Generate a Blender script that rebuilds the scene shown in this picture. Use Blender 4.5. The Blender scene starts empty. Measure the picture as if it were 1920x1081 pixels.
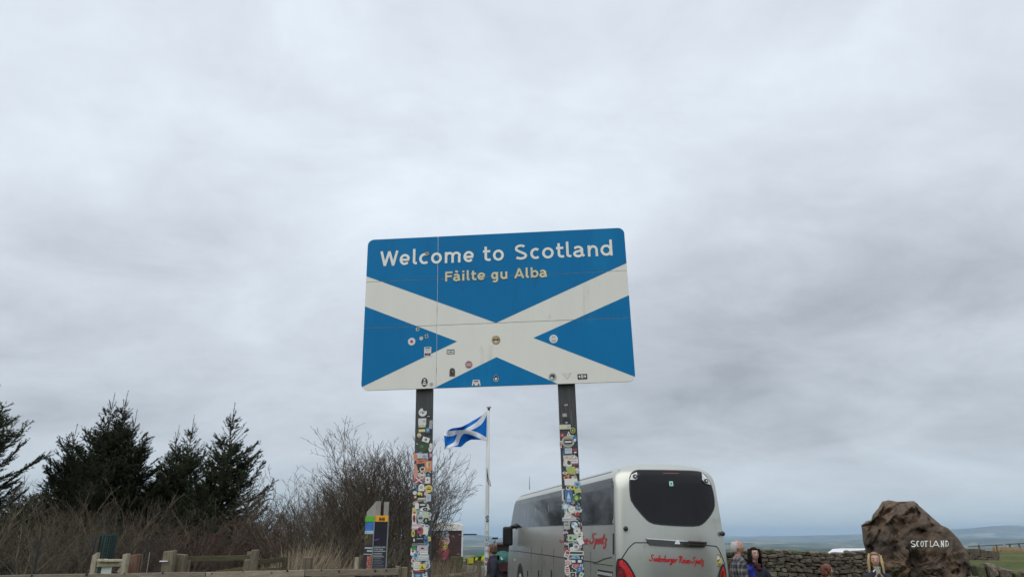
import bpy, bmesh, math, random
import numpy as np
from mathutils import Vector, Matrix
from mathutils.bvhtree import BVHTree
R = math.radians
sc = bpy.context.scene
COL = sc.collection
random.seed(7); rng = np.random.default_rng(7)

# ------------------------------------------------------------------ camera
EYE = 1.7; F = 1345.0; PITCH = R(18.9)
cam = bpy.data.cameras.new('camera'); cam.sensor_width = 36; cam.lens = 36*F/1920
cam.clip_start = .1; cam.clip_end = 120000
co = bpy.data.objects.new('camera', cam); COL.objects.link(co)
co.location = (0, 0, EYE); co.rotation_euler = (R(90)+PITCH, 0, 0); sc.camera = co

# ------------------------------------------------------------------ sun, sky, exposure
SUN_EL, SUN_AZ = R(52), R(215)        # azimuth clockwise from +Y
sl = bpy.data.lights.new('sun', 'SUN'); sl.energy = 1.35; sl.angle = R(70); sl.color = (1, .965, .91)
so = bpy.data.objects.new('sun', sl); COL.objects.link(so)
sd = Vector((math.sin(SUN_AZ)*math.cos(SUN_EL), math.cos(SUN_AZ)*math.cos(SUN_EL), math.sin(SUN_EL)))
so.rotation_euler = sd.to_track_quat('Z', 'Y').to_euler(); so.location = sd*100
sc.view_settings.view_transform = 'Standard'; sc.view_settings.look = 'None'
sc.view_settings.exposure = 0; sc.view_settings.gamma = 1; sc.view_settings.use_curve_mapping = False
sc.render.engine = 'CYCLES'
sc.cycles.use_denoising = True
sc.cycles.max_bounces = 6; sc.cycles.diffuse_bounces = 3; sc.cycles.glossy_bounces = 3
sc.cycles.transparent_max_bounces = 8; sc.cycles.volume_bounces = 0

world = bpy.data.worlds.new('World'); sc.world = world; world.use_nodes = True
nt = world.node_tree; N = nt.nodes; L = nt.links; N.clear()
def nd(t, **k):
    n = N.new(t)
    for a, b in k.items(): setattr(n, a, b)
    return n
def mth(op, a, b=None, c=None, clamp=False):
    n = N.new('ShaderNodeMath'); n.operation = op; n.use_clamp = clamp
    for i, v in enumerate((a, b, c)):
        if v is None: continue
        if isinstance(v, (int, float)): n.inputs[i].default_value = v
        else: L.new(v, n.inputs[i])
    return n.outputs[0]
sky = nd('ShaderNodeTexSky', sky_type='NISHITA'); sky.sun_disc = False
sky.sun_elevation = SUN_EL; sky.sun_rotation = SUN_AZ; sky.altitude = 400
tc = nd('ShaderNodeTexCoord')
nrm = nd('ShaderNodeVectorMath', operation='NORMALIZE'); L.new(tc.outputs['Generated'], nrm.inputs[0])
sx = nd('ShaderNodeSeparateXYZ'); L.new(nrm.outputs[0], sx.inputs[0])
X, Y_, Z = sx.outputs
zc = mth('MAXIMUM', Z, 0.0)
den = mth('ADD', zc, .30)
cb = nd('ShaderNodeCombineXYZ'); L.new(mth('DIVIDE', X, den), cb.inputs[0]); L.new(mth('DIVIDE', Y_, den), cb.inputs[1])
def cloud(scale, detail, rough, off, dist=0.0):
    mp = nd('ShaderNodeMapping'); mp.inputs['Location'].default_value = off
    mp.inputs['Scale'].default_value = (scale*.9, scale*1.05, 1); L.new(cb.outputs[0], mp.inputs[0])
    n = nd('ShaderNodeTexNoise'); n.inputs['Scale'].default_value = 1; n.inputs['Detail'].default_value = detail
    n.inputs['Roughness'].default_value = rough; n.inputs['Distortion'].default_value = dist
    L.new(mp.outputs[0], n.inputs[0]); return n.outputs[0]
c1 = cloud(1.05, 5, .5, (3.1, 7.7, 0), .4)
c2 = cloud(3.1, 8, .58, (11.3, 2.2, 0), .5)
c3 = cloud(10., 7, .6, (1.3, 5.2, 0), .3)
cm = mth('ADD', mth('ADD', mth('MULTIPLY', c1, .57), mth('MULTIPLY', c2, .33)), mth('MULTIPLY', c3, .10))
def blob(az, el, wa, we, amp):            # one broad cloud mass, seen in the photograph
    a = mth('ARCTAN2', X, Y_); e = mth('ARCSINE', Z)
    da = mth('DIVIDE', mth('SUBTRACT', a, R(az)), R(wa)); de = mth('DIVIDE', mth('SUBTRACT', e, R(el)), R(we))
    s = mth('ADD', mth('MULTIPLY', da, da), mth('MULTIPLY', de, de))
    return mth('MULTIPLY', mth('EXPONENT', mth('MULTIPLY', s, -1)), amp)
for b in ((19, 14, 18, 8, -.16), (38, 15, 13, 11, -.09), (-27, 20.5, 13, 2.6, -.07), (-30, 16.3, 15, 1.6, .06), (-24, 9, 18, 2.8, -.07), (-28, 5.2, 14, 1.3, .05),
          (8, 6, 24, 2.6, -.04), (-4, 25, 13, 8, .06), (30, 3.6, 22, 1.5, .05), (-14, 33, 16, 6, .07), (22, 33, 16, 7, .06), (2, 12, 6, 5, .04)):
    cm = mth('ADD', cm, blob(*b))
rp = nd('ShaderNodeValToRGB'); L.new(cm, rp.inputs[0])
el = rp.color_ramp.elements
el[0].position = .24; el[0].color = (.417, .457, .515, 1)
el[1].position = .68; el[1].color = (.878, .965, 1.047, 1)
e2 = el.new(.46); e2.color = (.676, .734, .807, 1)
# an overcast vault is brighter towards the zenith
lift = mth('ADD', .84, mth('MULTIPLY', zc, .42))
ml = nd('ShaderNodeVectorMath', operation='SCALE'); L.new(rp.outputs[0], ml.inputs[0]); L.new(lift, ml.inputs['Scale'])
hz = nd('ShaderNodeMix', data_type='RGBA'); hz.inputs['B'].default_value = (.45, .575, .655, 1)
L.new(mth('EXPONENT', mth('MULTIPLY', zc, -22)), hz.inputs['Factor']); L.new(ml.outputs[0], hz.inputs['A'])
skm = nd('ShaderNodeVectorMath', operation='SCALE'); L.new(sky.outputs[0], skm.inputs[0]); skm.inputs['Scale'].default_value = .1
mx = nd('ShaderNodeMix', data_type='RGBA'); mx.inputs['Factor'].default_value = .95
L.new(skm.outputs[0], mx.inputs['A']); L.new(hz.outputs['Result'], mx.inputs['B'])
bg = nd('ShaderNodeBackground'); bg.inputs['Strength'].default_value = 1.0
L.new(mx.outputs['Result'], bg.inputs['Color'])
wo = nd('ShaderNodeOutputWorld'); L.new(bg.outputs[0], wo.inputs[0])

# ------------------------------------------------------------------ helpers
def at(px, py, Y):
    v = (540.5-py)/F
    d = Vector(((px-960)/F, math.cos(PITCH)-v*math.sin(PITCH), math.sin(PITCH)+v*math.cos(PITCH)))
    return Vector((0, 0, EYE))+d*(Y/d.y)
def ray(px, py):
    return (at(px, py, 1)-Vector((0, 0, EYE))).normalized()

MATS = {}
def pm(name, col, rough=.6, var=.12, scale=6, bump=0., metal=0., col2=None, bscale=None, stretch=(1, 1, 1), spec=.5, coat=0., detail=5, alt=None):
    """procedural Principled material: noise between two tints, fine relief"""
    if name in MATS: return MATS[name]
    m = bpy.data.materials.new(name); m.use_nodes = True; t = m.node_tree; n = t.nodes; b = n['Principled BSDF']
    b.inputs['Roughness'].default_value = rough; b.inputs['Metallic'].default_value = metal
    b.inputs['Specular IOR Level'].default_value = spec; b.inputs['Coat Weight'].default_value = coat
    b.inputs['Coat Roughness'].default_value = .08
    tcn = n.new('ShaderNodeTexCoord'); mp = n.new('ShaderNodeMapping'); mp.inputs['Scale'].default_value = stretch
    t.links.new(tcn.outputs['Object'], mp.inputs[0])
    nz = n.new('ShaderNodeTexNoise'); nz.inputs['Scale'].default_value = scale; nz.inputs['Detail'].default_value = detail
    nz.inputs['Roughness'].default_value = .62; t.links.new(mp.outputs[0], nz.inputs[0])
    r = n.new('ShaderNodeValToRGB'); r.color_ramp.elements[0].position = .34; r.color_ramp.elements[1].position = .66
    a = col2 if col2 else tuple(c*(1-var) for c in col); c2 = col if col2 else tuple(min(1, c*(1+var)) for c in col)
    r.color_ramp.elements[0].color = (*a, 1); r.color_ramp.elements[1].color = (*c2, 1)
    t.links.new(nz.outputs[0], r.inputs[0]); out = r.outputs[0]
    if alt:       # (colour, scale, threshold): a second patchy tint such as lichen, moss, dirt
        for ac, asc, th in alt:
            z2 = n.new('ShaderNodeTexNoise'); z2.inputs['Scale'].default_value = asc; z2.inputs['Detail'].default_value = 6
            z2.inputs['Roughness'].default_value = .65
            t.links.new(mp.outputs[0], z2.inputs[0])
            q = n.new('ShaderNodeValToRGB'); q.color_ramp.elements[0].position = th; q.color_ramp.elements[1].position = th+.06
            t.links.new(z2.outputs[0], q.inputs[0])
            mi = n.new('ShaderNodeMix'); mi.data_type = 'RGBA'; t.links.new(q.outputs[0], mi.inputs['Factor'])
            t.links.new(out, mi.inputs['A']); mi.inputs['B'].default_value = (*ac, 1); out = mi.outputs['Result']
    oi = n.new('ShaderNodeObjectInfo'); hs = n.new('ShaderNodeHueSaturation')
    mr = n.new('ShaderNodeMapRange'); mr.inputs['To Min'].default_value = 1-min(.3, var*.9); mr.inputs['To Max'].default_value = 1+min(.3, var*.9)
    t.links.new(oi.outputs['Random'], mr.inputs[0]); t.links.new(mr.outputs[0], hs.inputs['Value']); t.links.new(out, hs.inputs['Color'])
    t.links.new(hs.outputs[0], b.inputs['Base Color'])
    if bump:
        bz = n.new('ShaderNodeTexNoise'); bz.inputs['Scale'].default_value = bscale or scale*4; bz.inputs['Detail'].default_value = 6
        t.links.new(mp.outputs[0], bz.inputs[0])
        bp = n.new('ShaderNodeBump'); bp.inputs['Strength'].default_value = min(1, bump); bp.inputs['Distance'].default_value = .02
        t.links.new(bz.outputs[0], bp.inputs['Height']); t.links.new(bp.outputs[0], b.inputs['Normal'])
    MATS[name] = m; return m
def s2l(r, g, b):
    f = lambda c: (c/255/12.92) if c <= 10 else ((c/255+.055)/1.055)**2.4
    return (f(r), f(g), f(b))

def link(name, me, parent=None, loc=None, rot=None):
    o = bpy.data.objects.new(name, me); COL.objects.link(o)
    if parent: o.parent = parent
    if loc is not None: o.location = loc
    if rot is not None: o.rotation_euler = rot
    return o
def mesh(name, V, Fc, mats, mi=None, smooth=False):
    me = bpy.data.meshes.new(name); me.from_pydata([tuple(v) for v in V], [], Fc)
    for m in (mats if isinstance(mats, (list, tuple)) else [mats]): me.materials.append(m)
    if mi is not None: me.polygons.foreach_set('material_index', mi)
    if smooth: me.polygons.foreach_set('use_smooth', [True]*len(me.polygons))
    me.update(); return me
def fastmesh(name, V, Fa, mats, mi=None, smooth=False):
    """V (n,3) array, Fa (m,k) array of equal sized faces"""
    V = np.asarray(V, np.float32); Fa = np.asarray(Fa, np.int32); k = Fa.shape[1]
    me = bpy.data.meshes.new(name); me.vertices.add(len(V)); me.vertices.foreach_set('co', V.ravel())
    me.loops.add(Fa.size); me.loops.foreach_set('vertex_index', Fa.ravel())
    me.polygons.add(len(Fa)); me.polygons.foreach_set('loop_start', np.arange(len(Fa), dtype=np.int32)*k)
    try: me.polygons.foreach_set('loop_total', np.full(len(Fa), k, np.int32))
    except Exception: pass
    for m in (mats if isinstance(mats, (list, tuple)) else [mats]): me.materials.append(m)
    if mi is not None: me.polygons.foreach_set('material_index', np.asarray(mi, np.int32))
    if smooth: me.polygons.foreach_set('use_smooth', np.ones(len(Fa), bool))
    me.update(calc_edges=True); me.validate(); return me
def tag(o, label, cat, group=None):
    o['label'] = label; o['category'] = cat
    if group: o['group'] = group
    return o
def struct(o): o['kind'] = 'structure'; return o
def stuff(o): o['kind'] = 'stuff'; return o
def thing(name, label, cat, loc=(0, 0, 0), rz=0, group=None):
    o = bpy.data.objects.new(name, None); COL.objects.link(o); o.empty_display_size = .2
    o.location = loc; o.rotation_euler = (0, 0, rz); return tag(o, label, cat, group)

class G:
    """collects simple solids into one mesh"""
    def __init__(s): s.V = []; s.F = []; s.M = []
    def add(s, V, Fc, m=0):
        k = len(s.V); s.V += [tuple(v) for v in V]; s.F += [tuple(i+k for i in f) for f in Fc]; s.M += [m]*len(Fc); return s
    def box(s, c, size, rz=0, m=0, jit=0, tilt=0):
        a, b, d = [q/2 for q in size]; V = []
        M = Matrix.Rotation(rz, 3, 'Z') @ Matrix.Rotation(tilt, 3, 'Y')
        for x in (-a, a):
            for y in (-b, b):
                for z in (-d, d):
                    V.append(Vector(c)+M @ Vector((x+random.uniform(-jit, jit), y+random.uniform(-jit, jit), z+random.uniform(-jit, jit))))
        return s.add(V, [(0, 1, 3, 2), (4, 6, 7, 5), (0, 4, 5, 1), (2, 3, 7, 6), (0, 2, 6, 4), (1, 5, 7, 3)], m)
    def bar(s, p, q, w, h, m=0, up=(0, 0, 1), jit=0):
        p = Vector(p); q = Vector(q); d = (q-p).normalized(); u = Vector(up); r = d.cross(u).normalized(); u = r.cross(d)
        V = [P+r*(sx*w/2)+u*(sz*h/2)+Vector([random.uniform(-jit, jit) for _ in range(3)]) for P in (p, q) for sx, sz in ((-1, -1), (1, -1), (1, 1), (-1, 1))]
        return s.add(V, [(3, 2, 1, 0), (4, 5, 6, 7), (0, 1, 5, 4), (1, 2, 6, 5), (2, 3, 7, 6), (3, 0, 4, 7)], m)
    def tube(s, pts, rad, n=8, m=0, cap=True):
        pts = [Vector(p) for p in pts]; rad = rad if isinstance(rad, (list, tuple)) else [rad]*len(pts)
        V = []; Fc = []; ref = Vector((0.31, .17, .93))
        for i, p in enumerate(pts):
            d = (pts[min(i+1, len(pts)-1)]-pts[max(i-1, 0)]).normalized()
            if abs(d.dot(ref)) > .97: ref = Vector((1, .1, 0))
            a = d.cross(ref).normalized(); b = d.cross(a)
            V += [p+(a*math.cos(2*math.pi*k/n)+b*math.sin(2*math.pi*k/n))*rad[i] for k in range(n)]
            if i: Fc += [((i-1)*n+k, (i-1)*n+(k+1) % n, i*n+(k+1) % n, i*n+k) for k in range(n)]
        if cap: Fc += [tuple(range(n-1, -1, -1)), tuple((len(pts)-1)*n+k for k in range(n))]
        return s.add(V, Fc, m)
    def prism(s, poly, y0, y1, m=0):
        """2D polygon (x,z) extruded along y"""
        n = len(poly); V = [(a, y0, b) for a, b in poly]+[(a, y1, b) for a, b in poly]
        return s.add(V, [tuple(range(n)), tuple(range(2*n-1, n-1, -1))]+[(i, i+n, (i+1) % n+n, (i+1) % n) for i in range(n)], m)
    def sheet(s, poly, y, m=0):
        return s.add([(a, y, b) for a, b in poly], [tuple(range(len(poly)))], m)
    def sphere(s, c, r, m=0, nu=12, nv=8, sc3=(1, 1, 1)):
        V = []; Fc = []
        for j in range(nv+1):
            t = math.pi*j/nv
            for i in range(nu):
                p = 2*math.pi*i/nu; V.append((c[0]+r*sc3[0]*math.sin(t)*math.cos(p), c[1]+r*sc3[1]*math.sin(t)*math.sin(p), c[2]+r*sc3[2]*math.cos(t)))
        for j in range(nv):
            for i in range(nu): Fc.append((j*nu+i, (j+1)*nu+i, (j+1)*nu+(i+1) % nu, j*nu+(i+1) % nu))
        return s.add(V, Fc, m)
    def obj(s, name, mats, parent=None, loc=None, rot=None, smooth=False):
        return link(name, mesh(name, s.V, s.F, mats, s.M, smooth), parent, loc, rot)
def bevel(o, w, seg=2):
    m = o.modifiers.new('bevel', 'BEVEL'); m.width = w; m.segments = seg; m.limit_method = 'ANGLE'; return o

# value noise for terrain, rock and wood
_perm = np.random.default_rng(3).random((256, 256)).astype(np.float32)
def vn(x, y):
    xi = np.floor(x).astype(int); yi = np.floor(y).astype(int); fx = x-xi; fy = y-yi
    fx = fx*fx*(3-2*fx); fy = fy*fy*(3-2*fy)
    g = lambda a, b: _perm[a & 255, b & 255]
    return (g(xi, yi)*(1-fx)+g(xi+1, yi)*fx)*(1-fy)+(g(xi, yi+1)*(1-fx)+g(xi+1, yi+1)*fx)*fy
def fbm(x, y, o=4):
    s = 0; a = 1; t = 0
    for i in range(o): s = s+a*(vn(x*2**i+17*i, y*2**i+31*i)-.5); t += a; a *= .5
    return s/t*2
def sst(a, b, x): t = np.clip((x-a)/(b-a), 0, 1); return t*t*(3-2*t)

# ------------------------------------------------------------------ terrain
_pr = np.array([0, 110, 160, 300, 700, 2000, 4500, 8000, 12000, 18000, 26000, 34000])
_pz = np.array([0, 0, -3.5, -14, -34, -62, -104, -130, -150, -165, -150, -130])
def gh(x, y):
    x = np.asarray(x, float); y = np.asarray(y, float); r = np.hypot(x, y)
    z = np.interp(r, _pr, _pz)
    z = z-.2*sst(8, 11, y)-.2*sst(.3, 1.2, x)*sst(12, 15, y)*(1-sst(5.0, 6.2, x))
    z = z+fbm(x/9, y/9, 3)*.05*sst(40, 70, r)
    z = z-6*sst(43, 85, r)*(1-sst(26.5, 29.5, np.degrees(np.arctan2(x, y))))*(1-sst(600, 1500, r))
    far = sst(600, 2500, r)
    z = z+far*(fbm(x/1500, y/1500, 5)*(18+46*sst(3000, 9000, r)))
    z = z+sst(9000, 16000, r)*np.maximum(0, fbm(x/5200+4.3, y/5200+1.7, 4)+.1)*190
    az = np.degrees(np.arctan2(x, y))
    def hill(a, d, h, wa, wd): return h*np.exp(-(((az-a)/wa)**2+((r-d)/wd)**2))
    z = z+hill(17.5, 5200, 34, .95, 260)+hill(31.25, 9000, 92, .42, 240)
    z = z+hill(33.5, 24000, 250, 4.5, 1500)+hill(-3.5, 21000, 185, 2.4, 1300)+hill(24, 24000, 150, 6, 1500)+hill(18, 12000, 40, 4, 700)+hill(22, 3600, 16, 6, 400)
    return z
def gz(x, y): return float(gh(x, y))
az = np.concatenate([np.arange(-180, -60, 4), np.arange(-60, 60, .16), np.arange(60, 180, 4)])
rr = np.concatenate([[0.3], np.geomspace(1, 34000, 250)])
A, RR = np.meshgrid(np.radians(az), rr)
gx = RR*np.sin(A); gy = RR*np.cos(A); gz_ = gh(gx, gy)
nA, nR = len(az), len(rr)
V = np.stack([gx, gy, gz_], -1).reshape(-1, 3)
i, j = np.meshgrid(np.arange(nR-1), np.arange(nA), indexing='ij')
Fq = np.stack([i*nA+j, i*nA+(j+1) % nA, (i+1)*nA+(j+1) % nA, (i+1)*nA+j], -1).reshape(-1, 4)
gm = bpy.data.materials.new('moor_and_fields'); gm.use_nodes = True
def ground_mat(m):
    t = m.node_tree; n = t.nodes; l = t.links; b = n['Principled BSDF']; b.inputs['Roughness'].default_value = .95
    b.inputs['Specular IOR Level'].default_value = .1
    ge = n.new('ShaderNodeNewGeometry'); pos = ge.outputs['Position']
    def noise(s, d=5, st=(1, 1, 1)):
        mp = n.new('ShaderNodeMapping'); mp.inputs['Scale'].default_value = st; l.new(pos, mp.inputs[0])
        z = n.new('ShaderNodeTexNoise'); z.inputs['Scale'].default_value = s; z.inputs['Detail'].default_value = d; l.new(mp.outputs[0], z.inputs[0]); return z.outputs[0]
    def ramp(f, *st):
        r = n.new('ShaderNodeValToRGB'); e = r.color_ramp.elements
        e[0].position, e[0].color = st[0][0], (*st[0][1], 1); e[1].position, e[1].color = st[-1][0], (*st[-1][1], 1)
        for p, c in st[1:-1]: q = e.new(p); q.color = (*c, 1)
        l.new(f, r.inputs[0]); return r.outputs[0]
    def mix(f, a, c):
        q = n.new('ShaderNodeMix'); q.data_type = 'RGBA'; l.new(f, q.inputs['Factor']) if not isinstance(f, float) else None
        l.new(a, q.inputs['A']); l.new(c, q.inputs['B']); return q.outputs['Result']
    near = mix(ramp(noise(.13, 6), (.45, (0, 0, 0)), (.62, (1, 1, 1))), ramp(noise(1.5, 8), (.35, (.042, .062, .016)), (.7, (.095, .115, .032))),
               ramp(noise(2.2, 8), (.35, (.10, .095, .035)), (.7, (.16, .13, .06))))
    vo = n.new('ShaderNodeTexVoronoi'); vo.inputs['Scale'].default_value = 1/420; vo.inputs['Randomness'].default_value = .9; l.new(pos, vo.inputs[0])
    sp = n.new('ShaderNodeSeparateColor'); l.new(vo.outputs['Color'], sp.inputs[0])
    fields = ramp(sp.outputs[0], (0, (.045, .065, .025)), (.3, (.08, .10, .04)), (.55, (.14, .14, .07)), (.8, (.20, .21, .11)), (1, (.30, .27, .17)))
    moor = ramp(noise(.0025, 7), (.35, (.035, .042, .020)), (.65, (.085, .075, .038)))
    far = mix(ramp(noise(.0006, 4), (.42, (0, 0, 0)), (.5, (1, 1, 1))), moor, fields)
    wood = n.new('ShaderNodeRGB'); wood.outputs[0].default_value = (.018, .028, .018, 1)
    far = mix(ramp(noise(.0011, 6), (.51, (0, 0, 0)), (.53, (1, 1, 1))), far, wood.outputs[0])
    ln = n.new('ShaderNodeVectorMath'); ln.operation = 'LENGTH'; l.new(pos, ln.inputs[0])
    mr = n.new('ShaderNodeMapRange'); mr.inputs['From Min'].default_value = 105; mr.inputs['From Max'].default_value = 400; l.new(ln.outputs['Value'], mr.inputs[0])
    c = mix(mr.outputs[0], near, far); l.new(c, b.inputs['Base Color'])
    bp = n.new('ShaderNodeBump'); bp.inputs['Strength'].default_value = .6; bp.inputs['Distance'].default_value = .05; l.new(noise(6, 6), bp.inputs['Height']); l.new(bp.outputs[0], b.inputs['Normal'])
ground_mat(gm)
ground = struct(link('ground', fastmesh('ground', V, Fq[:, ::-1], gm, smooth=True)))

asph = pm('asphalt', (.062, .062, .064), .9, .2, 40, .4, alt=[((.09, .088, .082), 1.3, .56)])
xs = np.arange(-6, 16.1, .5); ys = np.arange(13.5, 52, .5); XX, YY = np.meshgrid(xs, ys)
VV = np.stack([XX, YY, gh(XX, YY)+.03], -1).reshape(-1, 3); nx = len(xs)
i, j = np.meshgrid(np.arange(len(ys)-1), np.arange(nx-1), indexing='ij')
struct(link('car_park', fastmesh('car_park', VV, np.stack([i*nx+j, i*nx+j+1, (i+1)*nx+j+1, (i+1)*nx+j], -1).reshape(-1, 4), asph, smooth=True)))

# haze: closed box round the whole scene
hm = bpy.data.materials.new('air_haze'); hm.use_nodes = True; ht = hm.node_tree; ht.nodes.clear()
pv = ht.nodes.new('ShaderNodeVolumePrincipled'); pv.inputs['Color'].default_value = (.60, .80, 1.0, 1); pv.inputs['Density'].default_value = 5.2e-5
ho = ht.nodes.new('ShaderNodeOutputMaterial'); ht.links.new(pv.outputs[0], ho.inputs['Volume'])
zlo = float(gz_.min())-1; zhi = float(max(gz_.max(), 7))+3
g = G().box((0, 0, (zlo+zhi)/2), (76000, 76000, zhi-zlo)); stuff(g.obj('haze', hm))

# ------------------------------------------------------------------ stroke lettering
def arc(cx, cy, rx, ry, a0, a1, n=14):
    return [(cx+rx*math.cos(R(a0+(a1-a0)*k/n)), cy+ry*math.sin(R(a0+(a1-a0)*k/n))) for k in range(n+1)]
h = .086   # half stroke, cap height = 1
XH = .74
def gl_o(w): return [arc(w/2, XH/2, w/2-h, XH/2+.01-h, 0, 360, 24)]
def gl_e(w): return [arc(w/2, XH/2, w/2-h, XH/2+.01-h, 6, 318, 22), [(h*1.2, XH*.47), (w-h*.6, XH*.47)]]
def gl_c(w): return [arc(w/2+.05, XH/2, w/2-h+.04, XH/2+.01-h, 50, 310, 20)]
GL = {
 'W': lambda w: [[(h, 1), (w*.28, 0)], [(w*.27, 0), (w*.5, .97)], [(w*.5, .97), (w*.73, 0)], [(w*.72, 0), (w-h, 1)]],
 'e': gl_e, 'o': gl_o, 'c': gl_c,
 'l': lambda w: [[(h, 1.06), (h, .22)]+arc(h+.12, .22, .12, .13, 180, 265, 6)+[(w-.05, .085)]],
 'm': lambda w: [[(h, 0), (h, XH)], [(h, .42)]+arc(w*.29+.01, .46, w*.25-h*.45, .2, 170, 8, 10)+[(w/2, .42), (w/2, 0)], [(w/2, .42)]+arc(w*.75-.02, .46, w*.25-h*.45, .2, 170, 8, 10)+[(w-h, .42), (w-h, 0)]],
 'n': lambda w: [[(h, 0), (h, XH)], [(h, .40)]+arc(w/2+.02, .42, w/2-h-.02, .24, 170, 10, 12)+[(w-h, .4), (w-h, 0)]],
 't': lambda w: [[(w*.36, .98), (w*.36, .24)]+arc(w*.36+.15, .24, .15, .15, 180, 270, 6)+[(w, .09)], [(0, .66), (w*.95, .66)]],
 'S': lambda w: [arc(w/2, .74, w/2-h-.02, .26-h*.7, 35, 215, 14)+[(w*.5, .5)]+arc(w/2, .26, w/2-h+.01, .27-h, 55, -150, 16)],
 'a': lambda w: [[(h*.7, .61)]+arc(w*.42, .47, w*.4-h*.4, .2, 135, 10, 10)+[(w-h*1.9, .42), (w-h*1.9, .17), (w-.03, .05)], arc(w*.42, .22, w*.36-h*.2, .22-h*.7, 80, 360, 16)+[(w-h*1.9, .40), (w*.42, .41)]],
 'd': lambda w: [[(w-h, 1.06), (w-h, 0)], arc(w/2-.02, XH/2, w/2-h, XH/2+.01-h, 0, 360, 22)],
 'b': lambda w: [[(h, 1.06), (h, 0)], arc(w/2+.02, XH/2, w/2-h, XH/2+.01-h, 0, 360, 22)],
 'F': lambda w: [[(h, 0), (h, 1)], [(h*.5, 1-h), (w, 1-h)], [(h*.5, .52), (w*.93, .52)]],
 'i': lambda w: [[(h, 0), (h, XH)], [(h, .87), (h, 1.04)]],
 'g': lambda w: [arc(w/2-.02, XH/2+.01, w/2-h, XH/2-h, 0, 360, 20), [(w-h, XH), (w-h, -.06)]+arc(w/2, -.08, w/2-h, .15, 0, -140, 10)],
 'u': lambda w: [[(w-h, XH), (w-h, 0)], [(w-h, .35)]+arc(w/2, .30, w/2-h, .24, 0, -170, 12)+[(h, .35), (h, XH)]],
 'A': lambda w: [[(h*.9, 0), (w/2, 1)], [(w/2, 1), (w-h*.9, 0)], [(w*.24, .3), (w*.76, .3)]],
 '`': lambda w: [[(0, 1.04), (w, .9)]],
 'C': lambda w: [arc(w/2, .5, w/2-h, .5-h, 50, 310, 16)], 'O': lambda w: [arc(w/2, .5, w/2-h, .5-h, 0, 360, 20)],
 'T': lambda w: [[(w/2, 0), (w/2, .9)], [(0, 1-h), (w, 1-h)]], 'L': lambda w: [[(h, 1), (h, 0)], [(h*.5, h), (w, h)]],
 'N': lambda w: [[(h, 0), (h, 1)], [(h, .98), (w-h, .02)], [(w-h, 1), (w-h, 0)]],
 'D': lambda w: [[(h, 0), (h, 1)], [(h, 1-h)]+arc(w*.45, .5, w*.55-h, .5-h, 90, -90, 12)+[(h, h)]],
}
def ribbon(pts, hw):
    """centre line to left and right offset points, butt ends"""
    pts = [Vector(p) for p in pts]; n = len(pts); Lp = []; Rp = []
    closed = (pts[0]-pts[-1]).length < 1e-4
    for i in range(n):
        a = pts[i-1] if i else (pts[-2] if closed else pts[0]); b = pts[i+1] if i < n-1 else (pts[1] if closed else pts[-1])
        d1 = (pts[i]-a); d2 = (b-pts[i])
        if d1.length < 1e-6: d1 = d2
        if d2.length < 1e-6: d2 = d1
        d1.normalize(); d2.normalize(); t = (d1+d2)
        if t.length < 1e-3: t = d2
        t.normalize(); nn = Vector((-t.y, t.x)); k = hw/max(.45, nn.dot(Vector((-d2.y, d2.x))))
        Lp.append(pts[i]+nn*k); Rp.append(pts[i]-nn*k)
    return Lp, Rp
def letters(items, base, cap, hw=.079, y0=0, dy=.0004, mat=None, parent=None):
    """items: (glyph, x_left, x_right) in metres; returns collected sheets"""
    out = []; k = 0
    for ch, x0, x1 in items:
        w = (x1-x0)/cap; g = G()
        for st in GL[ch](w):
            Lp, Rp = ribbon(st, hw); y = y0-dy*(k % 6)-.00003*k; k += 1
            V = [(x0+p.x*cap, y, base+p.y*cap) for p in Lp]+[(x0+p.x*cap, y, base+p.y*cap) for p in Rp]
            n = len(Lp); g.add(V, [(i, i+1, n+i+1, n+i) for i in range(n-1)])
        if mat: g.obj('letter', [mat], parent)
        out.append(g)
    return out

# ------------------------------------------------------------------ the welcome sign
SG = thing('welcome_sign', 'large blue and white road sign reading Welcome to Scotland on two posts thick with stickers', 'sign')
ya, pt_, ro = -0.0741626, 0.0066313, -0.0201353
SG.matrix_world = Matrix.Translation((-.18884, 7.85115, EYE+2.46038)) @ (Matrix.Rotation(ya, 4, 'Z') @ Matrix.Rotation(pt_, 4, 'X') @ Matrix.Rotation(ro, 4, 'Y'))
SGi = SG.matrix_world.inverted()
def sign_uv(px, py):
    o = SGi @ Vector((0, 0, EYE)); d = SGi.to_3x3() @ ray(px, py); t = -o.y/d.y; q = o+d*t; return q.x, q.z
m_white = pm('sign_white', s2l(224, 222, 214), .42, .025, 3, alt=[((.62, .61, .58), 9, .66), (s2l(206, 203, 194), 1.4, .60)], stretch=(1, 1, .25))
m_blue = pm('sign_blue', (.002, .165, .40), .55, .05, 2.5, alt=[((.006, .150, .36), 7, .60), ((.004, .185, .42), 1.3, .6)], stretch=(1, 1, .3), spec=.15)
m_cream = pm('sign_cream', (.66, .61, .42), .5, .08, 30)
m_yel = pm('sign_yellow_edge', (.62, .42, .10), .5, .1, 30)
m_alu = pm('aluminium', (.32, .33, .34), .4, .1, 8, metal=.8)
HW, HH, RC = 1.525, .91, .075
def rrect(x0, x1, z0, z1, r, corners):
    P = []
    for cx, cz, sx_, sz_, a, nm in ((x1, z1, -1, -1, 0, 'tr'), (x0, z1, 1, -1, 90, 'tl'), (x0, z0, 1, 1, 180, 'bl'), (x1, z0, -1, 1, 270, 'br')):
        if nm in corners: P += [(cx+sx_*r+r*math.cos(R(a+90*k/8)), cz+sz_*r+r*math.sin(R(a+90*k/8))) for k in range(9)]
        else: P.append((cx, cz))
    return P
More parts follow.
